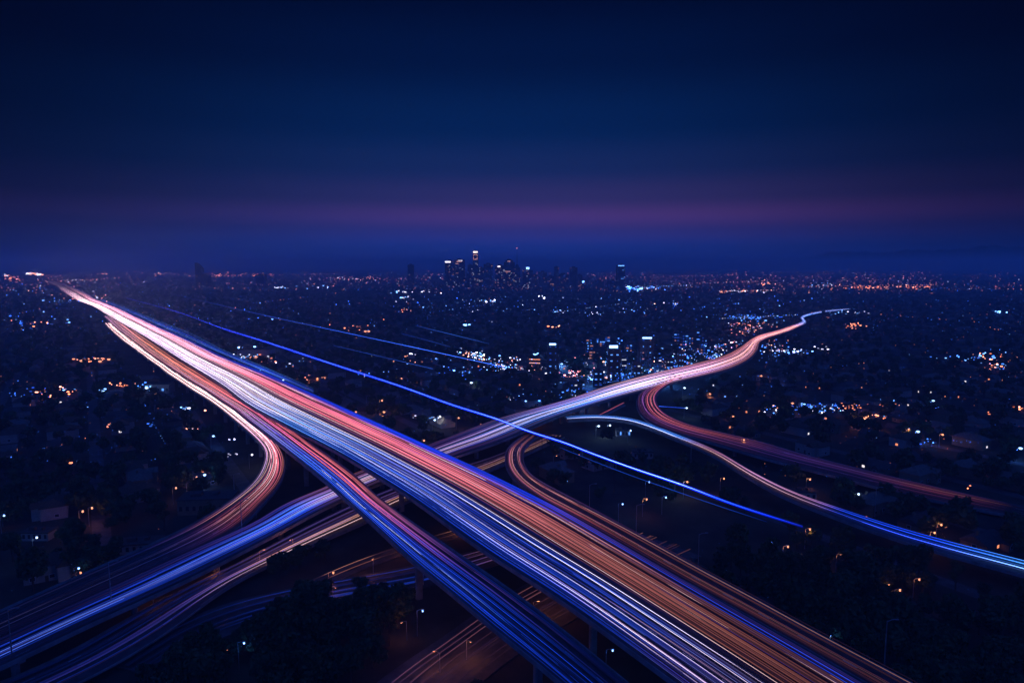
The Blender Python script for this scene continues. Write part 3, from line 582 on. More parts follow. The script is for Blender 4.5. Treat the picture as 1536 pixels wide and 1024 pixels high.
# blue-lit midtown towers beside the cross freeway
def mid(x0, x1, yt, ybase, *a, **k): return tower(x0, x1, yt, depth_at_row(ybase), *a, **k)
KW = dict(ww=1.3, wh=.9)
mid(822, 838, 514, 562, 'midtown block with a bright white-blue sign on its roof', 0, lights=16, palette=('dim', 'cool'), cap=('roof_sign', .62, 1.7, SIGN_C, -.05, .5), **KW)
mid(914, 932, 517, 572, 'midtown block under the brightest white-blue sign', 0, lights=22, palette=('dim', 'cool', 'dim'), cap=('roof_sign', .7, 2.4, SIGN_C, -.1, .5), **KW)
mid(961, 982, 504, 560, 'tall midtown tower with a level cyan sign at its roof', 0, lights=40, palette=('dim', 'rose', 'cool', 'dim'), cap=('roof_sign', .66, 1.3, SIGN_C, 0, 1), **KW)
mid(951, 963, 543, 573, 'midtown block with rows of cool lit windows', 1, lights=60, palette=('cool', 'white', 'dim', 'cool'), **KW)
mid(1002, 1012, 538, 562, 'small midtown block of pale lit windows by the freeway', 1, lights=34, palette=('white', 'rose', 'cool'), **KW)
mid(1020, 1028, 527, 560, 'slim midtown block of dim blue windows by the freeway', 0, lights=26, palette=('cool', 'dim'), **KW)
mid(856, 868, 574, 596, 'low corner block with blue lit windows', 1, lights=34, palette=('cool', 'white', 'dim'), **KW)
mid(934, 941, 534, 560, 'slim dark block between two bright roof signs', 0, lights=16, palette=('cool', 'white'), **KW)
mid(985, 999, 545, 566, 'low midtown block below the white street glow', 1, lights=22, palette=('rose', 'white', 'dim'), **KW)
mid(892, 906, 556, 580, 'dark midtown block left of the brightest sign', 0, lights=10, palette=('dim', 'cool'), **KW)
for i in range(26):
    px = random.uniform(1000, 1150) if i % 2 else random.uniform(860, 1040); yb = random.uniform(500, 545) - max(0, px - 1020) * .22; hgt = random.uniform(5, 16)
    q = at(px, yb)
    if inside(q, (), 14): continue
    mid(px, px + random.uniform(5, 11), yb - hgt, yb, 'small midtown block speckled with blue windows near the far cross freeway', random.choice((0, 1)), lights=random.randint(6, 14), palette=('dim', 'cool', 'rose', 'dim'), group='small midtown blocks near the far cross freeway', ww=2.2, wh=1.3)
# orange-edged low hall
def hall(px0, px1, ytop, ybase, label, wm, strips=(), wins=0, cat='building', rz=0, glow=None, name='low_building'):
    d = depth_at_row(ybase); w = (px1 - px0) / FPX * d; h = max(3.2, (ybase - ytop) / FPX * d); cx = ((px0 + px1) / 2 - 768) / FPX * d; dp = w * .5
    t = empty(name, (cx, d + dp / 2, 0), rz); props(t, label, cat)
    link('wall', MB().box(-w / 2, w / 2, -dp / 2, dp / 2, 0, h).mesh('wall', wm), t)
    link('roof', MB().box(-w / 2 - .4, w / 2 + .4, -dp / 2 - .4, dp / 2 + .4, h, h + .45).box(-w * .3, -w * .1, -dp * .2, dp * .1, h + .44, h + 1.8).box(w * .1, w * .2, -dp * .1, dp * .2, h + .44, h + 1.5).mesh('roof', ROOFS[0]), t)
    for k, (fz, mm) in enumerate(strips): link('light_strip', MB().box(-w / 2, w / 2, -dp / 2 - .45, -dp / 2 - .2, h * fz, h * fz + .5).mesh('light_strip', mm), t)
    for k in range(wins):
        xx = -w / 2 + w * (k + .5) / wins; link('window', MB().box(xx - w / wins * .22, xx + w / wins * .22, -dp / 2 - .1, -dp / 2 + .05, h * .3, h * .3 + min(2, h * .5)).mesh('window', glow if glow and k % 3 == 1 else GLASS_D), t)
    return t
hall(795, 812, 538, 548, 'low hall outlined by glowing orange light bars', WALLS[0], strips=((.9, SIGN_O), (.35, SIGN_R)), rz=-.25)
hall(248, 328, 748, 772, 'long pale building with dark windows beside the curving ramp', WALLS[0], wins=8, rz=.1)
hall(150, 210, 816, 830, 'low pale shed just above the left cross freeway edge', WALLS[1], wins=6, rz=.18)
hall(2, 44, 800, 811, 'white low building at the left edge of the suburb', WALLS[1], wins=5)
hall(208, 246, 576, 590, 'blue-lit hall beside the far left freeway edge', WALLS[1], wins=6, glow=WIN_COOL)
hall(352, 402, 524, 541, 'floodlit pale hall with two blue floodlights above it', WALLS[1], wins=8, glow=WIN_WHITE)
hall(928, 950, 645, 655, 'pale L-shaped building lit blue below the narrow ramp', WALLS[1], wins=5, glow=WIN_COOL)
hall(955, 985, 678, 688, 'flat pale building right of the long blue trail', WALLS[1], wins=5)
hall(1205, 1240, 738, 752, 'pale blue roofed hall between the ramp and the far blue lamp', WALLS[1], wins=4)
hall(1215, 1262, 606, 615, 'blue lit low store in the right suburb', WALLS[1], wins=7, glow=WIN_COOL)
hall(745, 790, 548, 556, 'pale low hall under the bright street lights', WALLS[1], wins=7, glow=WIN_WHITE)
hall(680, 706, 555, 563, 'dim pale hall at the end of the second long blue trail', WALLS[1], wins=5, glow=WIN_COOL)

# ------------------------------------------------------------------ street lamps (each with its own light)
LM = {}
def lamp_meshes(hgt, col, s):
    k = (hgt, col)
    if k not in LM:
        cc = {'blue': (.05, .22, 1), 'cyan': (.35, .62, 1), 'orange': (1, .33, .10), 'white': (.85, .85, 1)}[col]
        pole = MB().tube([(0, 0, 0), (0, 0, hgt * .5), (0, 0, hgt)], [.13, .1, .07], 6).mesh('pole', METAL)
        arm = MB().tube([(0, 0, hgt - .1), (.7, 0, hgt + .25), (1.7, 0, hgt + .3)], .05, 5).mesh('arm', METAL)
        head = MB().box(1.3, 2.1, -.17, .17, hgt + .2, hgt + .38).box(1.42, 2.0, -.12, .12, hgt + .12, hgt + .2, 1).mesh('lamp_head', [METAL, E('lamp_glow_' + col, cc, 8, 'NONE')])
        LM[k] = (pole, arm, head, cc)
    return LM[k]
NL = 0
def lamp(p, hgt, col, power, label, group=None, rz=None, size=.55):
    global NL
    pole, arm, head, cc = lamp_meshes(hgt, col, 1)
    t = empty('street_lamp', p, random.uniform(0, 6.28) if rz is None else rz); props(t, label, 'street lamp', group)
    link('pole', pole, t); link('arm', arm, t); hd = link('lamp_head', head, t)
    if power:
        gl = MB().tube([(1.7, 0, hgt - .25 - size * .4), (1.7, 0, hgt - .25), (1.7, 0, hgt + .1)], [size * .3, size * .6, size * .2], 8).mesh('globe', E('lamp_globe_' + col, {'blue': (.35, .6, 1), 'cyan': (.55, .75, 1), 'orange': (1, .36, .20), 'white': (.9, .85, 1)}[col], 1.7 if col == 'orange' else 3.0, 'NONE')); link('globe', gl, hd)
        ld = bpy.data.lights.new('lamp_light', 'POINT'); ld.energy = power; ld.color = cc; ld.shadow_soft_size = .45
        lo = bpy.data.objects.new('lamp_light', ld); COL.objects.link(lo); lo.parent = t; lo.location = (1.7, 0, hgt - 1.3)
        NL += 1
    return t
random.seed(5)
STARS = [(320, 653, 'blue', 3, 'brilliant blue lamp among the houses left of the curving ramp'), (307, 711, 'blue', 5, 'brightest blue lamp left of the curving ramp, lighting a path'), (118, 851, 'blue', 1.2, 'blue lamp by the left lower corner above the cross freeway'),
    (378, 681, 'white', 2, 'white lamp on the forecourt beside the curve of the ramp'), (420, 668, 'orange', 1, 'rosy lamp in the gap between ramp and slim deck'), (445, 639, 'cyan', 1.5, 'pale lamp in the gap under the wide freeway edge'),
    (391, 560, 'cyan', 2, 'pale lamp just right of the wide freeway'), (425, 569, 'cyan', 2, 'second pale lamp just right of the wide freeway'), (1377, 646, 'blue', 10, 'brightest blue lamp in the right suburb'),
    (1531, 671, 'blue', 7, 'blue lamp at the far right edge'), (1157, 813, 'blue', 3.5, 'starry blue lamp below the end of the long blue trail'), (1245, 953, 'blue', 1.0, 'blue lamp next to the right freeway edge low down'),
    (1404, 971, 'blue', .4, 'dim blue lamp deep in the dark lower right suburb'), (1288, 740, 'cyan', 2, 'pale blue lamp between the two right ramps'), (1300, 625, 'orange', 9, 'big orange lamp in the middle of the right suburb'),
    (1189, 604, 'orange', 3, 'orange lamp left end of the lit store row'), (1363, 643, 'orange', 1.5, 'small orange lamp beside the brightest right blue lamp'), (1414, 651, 'orange', 2, 'orange lamp right of the brightest right blue lamp'),
    (1215, 718, 'orange', 1.6, 'orange lamp behind a tree between the two right ramps'), (1412, 786, 'orange', 1.4, 'orange lamp lighting a tree beyond the long right ramp'), (1402, 798, 'orange', 1, 'second orange lamp lighting a tree beyond the long right ramp'),
    (1182, 819, 'orange', .9, 'orange lamp right of the starry blue lamp'), (1215, 793, 'orange', .8, 'orange lamp at the fading end of the long blue trail'), (970, 748, 'orange', 1.2, 'orange lamp pair right of the hooked ramp'),
    (1262, 831, 'orange', .6, 'dim orange lamp in the dark right suburb'), (1333, 877, 'orange', .6, 'dim orange lamp near a lane in the lower right'), (1350, 884, 'orange', .8, 'orange lamp lighting a lane in the lower right'),
    (1379, 868, 'orange', .4, 'faint orange lamp in the lower right suburb'), (124, 766, 'orange', 1.3, 'orange lamp at a road crossing in the left suburb'), (138, 761, 'orange', 1, 'second orange lamp at the left road crossing'),
    (121, 858, 'orange', .4, 'orange lamp right under the lower left blue lamp'), (295, 715, 'orange', .8, 'orange lamp next to the brightest blue lamp'), (285, 725, 'orange', .8, 'orange lamp in front of the long pale building'), (264, 731, 'orange', .7, 'orange lamp left of the long pale building'),
    (8, 762, 'orange', .8, 'orange lamp at the left picture edge over a garden'), (6, 772, 'blue', .6, 'blue lamp at the left edge over a garden'), (55, 805, 'cyan', .8, 'pale lamp at the end of the white low building'),
    (122, 540, 'orange', 8, 'first orange lamp of the lit car park beyond the left suburb'), (131, 541, 'orange', 8, 'second orange lamp of the lit car park'), (150, 541, 'orange', 8, 'third orange lamp of the lit car park'), (163, 538, 'orange', 5, 'fourth orange lamp of the lit car park'),
    (220, 581, 'cyan', 5, 'white-blue lamp in front of the blue-lit hall'), (234, 590, 'orange', 3, 'orange lamp right of the blue-lit hall'), (172, 591, 'orange', 3, 'orange lamp left of the blue-lit hall'), (155, 586, 'blue', 3, 'blue lamp left of the blue-lit hall'),
    (548, 496, 'orange', 9, 'orange lamp above the long blue trail in the far suburb'), (553, 496, 'orange', 9, 'second orange lamp above the long blue trail in the far suburb'), (576, 617, 'orange', 5, 'orange lamp glowing through trees right of the wide freeway'),
    (534, 617, 'orange', 1.5, 'small orange lamp right beside the wide freeway edge'), (573, 600, 'orange', 2, 'orange lamp on a low roof right of the wide freeway'), (460, 569, 'orange', 2.5, 'orange lamp row beside the wide freeway'), (476, 567, 'orange', 2.5, 'second orange lamp of the row beside the wide freeway'),
    (602, 567, 'orange', 3, 'orange lamp just above the long blue trail'), (688, 626, 'orange', 2, 'orange lamp beyond the slim right bank of the freeway'), (636, 660, 'orange', 1.4, 'orange lamp at the corner of wide freeway and cross freeway'),
    (652, 629, 'cyan', 3, 'pale blue lamp over a lit yard'), (660, 624, 'white', 3, 'white lamp over a lit yard'), (898, 638, 'cyan', 4, 'left blue lamp of a pair below the narrow ramp'), (915, 637, 'cyan', 3, 'right blue lamp of a pair below the narrow ramp'),
    (946, 645, 'cyan', 1.2, 'blue lamp on the wall of the L-shaped building'), (987, 609, 'cyan', 3, 'left lamp of the short level blue trail'), (1030, 611, 'cyan', 3, 'right lamp of the short level blue trail'), (1027, 581, 'cyan', 3, 'blue lamp below the cross freeway curve'),
    (1012, 702, 'orange', 1, 'orange lamp by the pylon of the long trail'), (1031, 722, 'orange', 1, 'second orange lamp by the pylon of the long trail'), (1018, 724, 'cyan', 2.0, 'pale lamp where the long trail meets its pylon'), (934, 755, 'blue', .8, 'blue lamp low right of the hooked ramp'),
    (999, 745, 'blue', .8, 'blue lamp under the long blue trail'), (974, 722, 'blue', .5, 'small blue lamp under the long blue trail'), (819, 559, 'white', 1.2, 'white lamp on the bright midtown street'), (1116, 659, 'orange', 1, 'small orange lamp above the looping ramp'),
    (1065, 590, 'orange', 3, 'orange lamp right of the cross freeway curve'), (1142, 563, 'orange', 2, 'orange lamp far inside the right suburb'), (1100, 624, 'orange', 3, 'orange lamp above the looping ramp'), (1400, 600, 'blue', 3, 'blue lamp among the far right houses'),
    (1086, 717, 'orange', .7, 'faint lamp between long trail and narrow ramp'), (500, 858, 'orange', 1.0, 'orange lamp on the ground behind the slim deck pier'), (458, 988, 'orange', .6, 'tiny rose lamp in the dark wood at the bottom'), (634, 915, 'blue', .5, 'tiny blue lamp in the dark wood at the bottom'),
    (366, 963, 'blue', .8, 'blue lamp behind trees at the lower left wood'), (919, 974, 'blue', .4, 'faint blue lamp under the wide freeway low down'), (922, 548, 'blue', 110, 'added blue fill lamp at the block under the brightest sign'), (951, 560, 'blue', 80, 'added blue fill lamp beside the rows of cool lit windows'), (975, 556, 'blue', 80, 'added blue fill lamp at the foot of the tall midtown tower'),  # strong blue lamps round midtown are added to give a blue glow
    (1003, 566, 'blue', 50, 'added blue fill lamp at the small pale-windowed block'), (1047, 547, 'blue', 80, 'added blue fill lamp where the cross freeway narrows'), (1075, 534, 'blue', 80, 'second added blue fill lamp where the cross freeway narrows'), (885, 566, 'blue', 60, 'added blue fill lamp left of the midtown towers'),
    (843, 545, 'blue', 60, 'added blue fill lamp right of the sign-topped midtown block'), (863, 598, 'blue', 30, 'added blue fill lamp by the low corner block'), (948, 430, 'blue', 400, 'far blue floodlight right of the lone blue tower'), (707, 573, 'cyan', 5, 'pale lamp under the end of the second long trail')]
for i, (px, py, c, pw, lab) in enumerate(STARS):
    hg = 8.0; p = at(px, py, hg); d = math.hypot(p[0], p[1])
    lamp((p[0] - 1.7, p[1], 0), hg, c, 300 * pw, lab, rz=0, size=max(.5, min(3.0, d * .0026)) * (.8 + .12 * min(pw, 6)) * (.6 if pw > 20 else 1))
# sodium lamps on the ground roads below the decks
for k, (px, py, pw) in enumerate([(330, 872, 1), (440, 830, 1), (560, 860, 1), (600, 830, 1.2), (690, 800, 1), (700, 990, 1.8), (800, 930, 2), (880, 900, 1.4), (230, 905, .8), (610, 960, .6), (500, 905, .4), (390, 850, .8), (660, 1010, 1.2), (800, 640, 1.5), (855, 618, 2), (880, 614, 2), (830, 700, .5), (690, 715, .8)]):
    p = at(px, py, 0)
    k_ = inside(np.array([p[0], p[1], 0]), ('A', 'B', 'C', 'D', 'F', 'K', 'L', 'Q', 'E'), .5)
    pole, arm, head, cc = lamp_meshes(6.0, 'orange', 1)
    t = empty('street_lamp', (p[0], p[1], 0), random.uniform(0, 6)); props(t, 'orange sodium lamp on the ground below the freeway decks', 'street lamp', 'sodium lamps below the decks')
    link('pole', pole, t); link('arm', arm, t); link('lamp_head', head, t)
    ld = bpy.data.lights.new('lamp_light', 'POINT'); ld.energy = 420 * pw; ld.color = (1, .30, .12); ld.shadow_soft_size = .5; lo = bpy.data.objects.new('lamp_light', ld); COL.objects.link(lo); lo.parent = t; lo.location = (1.7, 0, 5.6)
# unlit tall poles along the decks
POLE = MB().tube([(0, 0, 0), (0, 0, 7), (0, 0, 13)], [.2, .16, .1], 6).tube([(0, 0, 12.9), (1.2, 0, 13.4), (2.4, 0, 13.5)], .07, 5).mesh('pole', METAL); PHEAD = MB().box(2.0, 2.9, -.2, .2, 13.36, 13.56).mesh('lamp_head', METAL)
for px, py, z, lab in ((884, 773, 8, 'unlit pole beside the hooked ramp'), (954, 808, 8, 'unlit pole right of the wide freeway'), (1047, 857, 8, 'unlit pole halfway down the right freeway edge'), (1326, 1004, 8, 'unlit pole at the lower right freeway edge'),
                     (1312, 775, 0, 'unlit pole beyond the long right ramp'), (363, 800, 9, 'unlit pole in the gore of curving ramp and cross freeway'), (635, 878, 0, 'unlit pole by the lowest road'), (352, 752, 0, 'unlit pole behind the curving ramp'),
                     (167, 905, 9, 'unlit pole on the cross freeway median'), (18, 985, 9, 'unlit pole at the lower left end of the cross freeway'), (550, 620, 0, 'unlit mast among trees right of the wide freeway'), (1036, 700, 0, 'thin mast between long trail and narrow ramp')):
    p = at(px, py, z); t = empty('street_lamp', (p[0], p[1], z if z > 8.5 else max(0, z)), 0); props(t, lab, 'lamp post'); link('pole', POLE, t); link('lamp_head', PHEAD, t)
    if 0 < z < 8.5: link('footing', MB().tube([(0, 0, -z), (0, 0, .1)], .5, 8).mesh('footing', CONCRETE), t)

# ------------------------------------------------------------------ suburb: streets, houses, trees
ANG = R(32); UX = np.array([math.cos(ANG), -math.sin(ANG)]) ; UY = np.array([math.sin(ANG), math.cos(ANG)])   # street grid directions
UX = np.array([math.cos(ANG), math.sin(ANG)]); UY = np.array([-math.sin(ANG), math.cos(ANG)])
def inview(p, m=60, ymax=1080):
    px, py, d = proj(p); return d > 60 and -m < px < 1536 + m and py < ymax
BLK = 62.0
for k in range(-34, 35):
    o = k * BLK
    pts = [UX * o + UY * s for s in np.arange(-600, 2300, 12)]
    run = []
    def flush():
        global run
        if len(run) > 4:
            P = np.array(run); nn = UX * 3.4; v = [(q[0] - nn[0], q[1] - nn[1], .05) for q in P] + [(q[0] + nn[0], q[1] + nn[1], .05) for q in P]; n = len(P)
            props(link('street', mesh('street', v, [(i, n + i, n + i + 1, i + 1) for i in range(n - 1)], ASPHALT_OLD)), kind='structure')
        run = []
    for q in pts:
        if inview([q[0], q[1], 0]) and math.hypot(*q) < 1500 and inside(np.array([*q, 0]), (), 4) is None: run.append(q)
        else: flush()
    flush()
def house_parts(L_, W_, hh, hip, wallm, roofm, lit):
    rh = W_ * .28
    wall = MB().box(-L_ / 2, L_ / 2, -W_ / 2, W_ / 2, 0, hh)
    e = .6; roof = MB(); z0 = hh - .12
    ins = W_ * .5 if hip else 0
    v = [(-L_ / 2 - e, -W_ / 2 - e, z0), (L_ / 2 + e, -W_ / 2 - e, z0), (L_ / 2 + e, W_ / 2 + e, z0), (-L_ / 2 - e, W_ / 2 + e, z0), (-L_ / 2 - e + ins, 0, z0 + rh), (L_ / 2 + e - ins, 0, z0 + rh)]
    roof.add(v, [(0, 1, 5, 4), (2, 3, 4, 5), (1, 2, 5), (3, 0, 4), (3, 2, 1, 0)])
    # a wing
    wl = L_ * .3; roof.add([(L_ * .1, -W_ / 2 - 3.6, z0), (L_ * .1 + wl, -W_ / 2 - 3.6, z0), (L_ * .1 + wl, 0, z0), (L_ * .1, 0, z0), (L_ * .1 + wl / 2, -W_ / 2 - 3.6, z0 + rh * .8), (L_ * .1 + wl / 2, -W_ * .12, z0 + rh * .8)], [(0, 1, 4), (1, 2, 5, 4), (3, 0, 4, 5), (2, 3, 5)])
    wall.box(L_ * .1 + .5, L_ * .1 + wl - .5, -W_ / 2 - 3.2, -W_ / 2 + .01, 0, hh - .003)
    chim = MB().box(-L_ * .22, -L_ * .22 + .9, .6, 1.5, z0 + rh * .3, z0 + rh + .9)
    door = MB().box(-L_ * .08 - .5, -L_ * .08 + .5, -W_ / 2 - .06, -W_ / 2 + .02, 0, 2.1)
    wins = []
    for x, y, rz in ((-L_ * .34, -W_ / 2 - .04, 0), (L_ * .02, -W_ / 2 - .04, 0), (L_ * .1 + wl / 2, -W_ / 2 - 3.24, 0), (L_ / 2 + .04, W_ * .1, math.pi / 2), (-L_ / 2 - .04, 0, math.pi / 2)): wins.append((x, y, rz))
    return wall, roof, chim, door, wins
def winmb(w=1.5, h=1.25): return MB().box(-w / 2 - .1, w / 2 + .1, -.05, .05, 0, h + .2, 0).box(-w / 2, w / 2, -.075, .075, .1, h + .1, 1)
WHITE_P = mat('white_frame', (.6, .6, .6), .7)
W_ME = {k: winmb().mesh('window', [WHITE_P, m]) for k, m in (('dark', GLASS_D), ('warm', E('pane_warm', (1, .30, .13), 1.3, 'NONE')), ('cool', E('pane_cool', (.14, .38, 1), 1.8, 'NONE')), ('white', E('pane_white', (.9, .8, .85), 1.3, 'NONE')))}
HV = []
random.seed(3)
for i in range(8):
    L0, W0, hh, hip = random.uniform(13, 19), random.uniform(8.5, 11), random.choice((3.0, 3.0, 5.6)), random.random() < .5
    wall, roof, chim, door, wins = house_parts(L0, W0, hh, hip, None, None, None); wm, rm = WALLS[i % 3], ROOFS[(0, 1, 0, 2, 1, 0, 1, 2)[i]]
    whole = MB(); whole.add(wall.v, wall.f, 0); whole.add(roof.v, roof.f, 1)
    HV.append(dict(wall=wall.mesh('wall', wm), roof=roof.mesh('roof', rm), chim=chim.mesh('chimney', WALLS[2]), door=door.mesh('door', ROOFS[1]), wins=wins, hip=hip, hh=hh, L=L0, W=W0,
                   roofname=('grey', 'brown', 'grey', 'pale', 'brown', 'grey', 'brown', 'pale')[i]))
cands = []
for k in range(-36, 37):
    for side in (-1, 1):
        s = -600.0
        while s < 3400:
            s += random.uniform(19, 27)
            o = k * BLK + side * random.uniform(14, 18); q = UX * o + UY * (s + random.uniform(-2, 2))
            if not inview([q[0], q[1], 0], 30, 1060) or math.hypot(*q) > 3300: continue
            if inside(np.array([*q, 0]), (), 13): continue
            pxx, pyy, _ = proj([q[0], q[1], 0])
            if random.random() < (.12 if pyy < 640 else .38): continue
            if (250 < pxx < 760 and pyy > 860) or (pxx > 760 and pyy > 960): continue
            cands.append((math.hypot(*q), q[0], q[1], side))
cands.sort()
# keep clear of the halls, and list landmarks for the labels
HALLS = [o for o in COL.objects if o.name.startswith(('low_building', 'tower'))]
HP = np.array([[o.location.x, o.location.y] for o in HALLS])
cands = [c for c in cands if np.min(np.hypot(HP[:, 0] - c[1], HP[:, 1] - c[2])) > 26]
LAND = [((320, 653), 'near the brilliant blue lamp left of the curving ramp'), ((307, 730), 'near the long pale building'), ((124, 766), 'near the orange-lit crossing'), ((30, 800), 'near the white low building'), ((220, 590), 'near the blue-lit hall'),
        ((140, 541), 'near the orange car park'), ((60, 680), 'in the dark left suburb'), ((180, 680), 'midway between the crossing and the ramp'), ((576, 617), 'right of the wide freeway near the orange glow'), ((640, 600), 'under the long blue trail'),
        ((1377, 646), 'near the brightest right blue lamp'), ((1300, 625), 'near the big orange lamp'), ((1157, 813), 'near the starry blue lamp'), ((1350, 884), 'near the orange-lit lane'), ((1412, 786), 'beyond the long right ramp near the orange tree'),
        ((1480, 960), 'in the dark lower right suburb'), ((1180, 880), 'just right of the wide freeway low down'), ((970, 748), 'between the hooked ramp and the long blue trail'), ((940, 650), 'below the narrow ramp'), ((1250, 705), 'between the two right ramps'),
        ((1150, 600), 'above the looping ramp'), ((1450, 720), 'near the right edge beyond the ramps'), ((460, 960), 'in the wood at the bottom')]
def landmark(x, y):
    px, py, _ = proj([x, y, 0]); j = min(range(len(LAND)), key=lambda j: (LAND[j][0][0] - px) ** 2 + (LAND[j][0][1] - py) ** 2 * 2.5); return LAND[j][1]
rest = []; nh = 0
for c in cands:
    d, x, y, side = c; hv = HV[random.randrange(8)]; rz = math.atan2(UY[1], UY[0]) + (0 if side > 0 else math.pi) + random.choice((0, 0, 0, math.pi / 2)) + random.uniform(-.06, .06)
    lit = random.random(); nlit = 0 if lit < .45 else (1 if lit < .75 else 2); colr = random.choice(('warm', 'warm', 'warm', 'cool', 'white'))
    if nh < 300 and d < 900:
        root = empty('house', (x, y, 0), rz); nh += 1
        word = {'warm': 'warm', 'cool': 'blue', 'white': 'pale'}[colr]
        lm = landmark(x, y)
        props(root, f"{'two-storey' if hv['hh'] > 4 else 'low'} {'hip' if hv['hip'] else 'gable'}-roofed house {('with dark windows', 'with one ' + word + ' window', 'with two ' + word + ' windows')[nlit]} {lm}", 'house', 'houses of the suburb ' + lm)
        if len(root['label'].split()) > 16: root['label'] = root['label'].replace('-roofed house', ' house').replace('the brilliant blue lamp left of the curving ramp', 'the blue lamp by the curving ramp').replace('near the orange tree', '')
        link('wall', hv['wall'], root); rf = link('roof', hv['roof'], root)
        if d < 600:
            link('chimney', hv['chim'], rf); link('door', hv['door'], root)
        ids = list(range(len(hv['wins']))); random.shuffle(ids)
        for q, j in enumerate(ids[:4 if d < 450 else max(2, nlit)]):
            wx, wy, wr = hv['wins'][j]; link('window', W_ME[colr if q < nlit else 'dark'], root, (wx, wy, 1.0), wr)
    else: rest.append((x, y, rz, hv))
# remaining houses: one mass
V = []; F = []; MI = []; base = 0
for x, y, rz, hv in rest:
    L0, W0, hh = hv['L'] / 2, hv['W'] / 2, hv['hh']; c, s = math.cos(rz), math.sin(rz)
    pts = [(-L0, -W0, 0), (L0, -W0, 0), (L0, W0, 0), (-L0, W0, 0), (-L0, -W0, hh), (L0, -W0, hh), (L0, W0, hh), (-L0, W0, hh), (-L0 + 1, 0, hh + 2.4), (L0 - 1, 0, hh + 2.4)]
    V += [(x + a * c - b * s, y + a * s + b * c, z) for a, b, z in pts]
    F += [tuple(i + base for i in q) for q in ((0, 1, 5, 4), (1, 2, 6, 5), (2, 3, 7, 6), (3, 0, 4, 7), (4, 5, 9, 8), (6, 7, 8, 9), (5, 6, 9), (7, 4, 8))]; r_ = random.choice((2, 2, 3, 4)); MI += [random.choice((0, 1))] * 4 + [r_] * 4; base += 10
if V: props(link('distant_houses', mesh('distant_houses', V, F, [WALLS[0], WALLS[2], ROOFS[0], ROOFS[1], ROOFS[2]], MI)), kind='stuff', label='mass of small dark houses fading towards downtown', cat='houses')

# ---- trees
def crown_mesh(seed, w, h, n, leaf):
    r = np.random.default_rng(seed); V = []; F = []
    nc = 9; cen = []
    for i in range(nc):
        a = r.uniform(0, 6.28); rr = r.uniform(.1, .62) * w / 2; cen.append((rr * math.cos(a), rr * math.sin(a), h * r.uniform(.42, .85), r.uniform(.24, .40) * w / 2 + .2))
    cen.append((0, 0, h * .68, w * .3))
    for i in range(n):
        cx, cy, cz, cr = cen[r.integers(len(cen))]; d = r.normal(size=3); d /= np.linalg.norm(d); rad = cr * r.uniform(.62, 1.08) ** .6
        p = np.array([cx, cy, cz]) + d * rad * np.array([1, 1, .8])
        u = r.normal(size=3); u /= np.linalg.norm(u); w_ = np.cross(u, d + r.normal(size=3) * .6); w_ /= np.linalg.norm(w_) + 1e-9
        s = leaf * r.uniform(.6, 1.4); b = len(V)
        V += [p - u * s, p + w_ * s * .6, p + u * s, p - w_ * s * .6]; F.append((b, b + 1, b + 2, b + 3))
    return V, F, cen
TV = []
for i in range(7):
    w, h, n, leaf = ((9, 9, 900, .55), (11, 11, 1200, .6), (7, 8, 700, .5), (13, 12, 1400, .65), (5, 12, 700, .45), (8, 7, 700, .5), (10, 13, 1200, .6))[i]
    V, F, cen = crown_mesh(100 + i, w, h, n, leaf); cm = mesh('crown', V, F, LEAF[i % 3])
    tb = MB().tube([(0, 0, 0), (.1, 0, h * .3), (0, .1, h * .6)], [.34, .25, .1], 7)
    for cx, cy, cz, cr in cen[:5]: tb.tube([(0, 0, h * .28), (cx * .5, cy * .5, cz * .75), (cx, cy, cz)], [.16, .1, .04], 5)
    TV.append((cm, tb.mesh('trunk', BARK), w, h))
KIND = ('round-crowned tree', 'broad spreading tree', 'small bushy tree', 'large oak-like tree', 'tall narrow tree', 'low shrubby tree', 'tall full tree')
tc_ = []
random.seed(9)
# dark wood at the bottom between the decks and along the freeway banks
WOOD = [((400, 740), (905, 1090), 230), ((300, 470), (925, 1010), 16), ((560, 720), (560, 700), 40), ((215, 330), (985, 1060), 20), ((640, 840), (790, 900), 16), ((1060, 1560), (860, 1080), 120), ((1180, 1560), (700, 850), 110), ((820, 1100), (640, 860), 90), ((430, 640), (630, 760), 20), ((0, 330), (660, 900), 130), ((830, 1000), (940, 1060), 20), ((380, 560), (800, 880), 14), ((880, 1536), (760, 1000), 90)]
for (xa, xb), (ya, yb), n in WOOD:
    for _ in range(n): p = at(random.uniform(xa, xb), random.uniform(ya, yb)); tc_.append((p[0], p[1]))
for c in cands:
    for _ in range(random.choice((3, 4, 5)) if c[0] < 900 else random.choice((1, 2, 3)) if c[0] < 1600 else 1):
        tc_.append((c[1] + random.uniform(-15, 15), c[2] + random.uniform(-13, 13)))
for (px, py, c_, pw, lab) in STARS:
    p = at(px, py, 5)
    for k in range(3): tc_.append((p[0] + random.uniform(-9, 9), p[1] + random.uniform(3, 12)))
SPX = np.array([at(q[0], q[1], 6)[:2] for q in STARS if q[3] >= 1.2])
HXY = np.array([(c[1], c[2]) for c in cands]); out = []
for x, y in tc_:
    if not inview([x, y, 0], 40, 1100): continue
    if inside(np.array([x, y, 0]), (), 5.5): continue
    if np.min(np.hypot(HXY[:, 0] - x, HXY[:, 1] - y)) < 7.5: continue
    if any(math.hypot(x - h_[0], y - h_[1]) < 15 for h_ in HP): continue
    if np.min(np.hypot(PM[:, 0] - x, PM[:, 1] - y)) < 9: continue
    if inside(np.array([x, y, 0]), ('A', 'B', 'C', 'D', 'E', 'F', 'G', 'H', 'J', 'Q'), 15 if y < 330 else 9): continue
    if np.any((abs(SPX[:, 0] - x) < 5) & (SPX[:, 1] - y > -2) & (SPX[:, 1] - y < 22)): continue
    out.append((math.hypot(x, y), x, y))
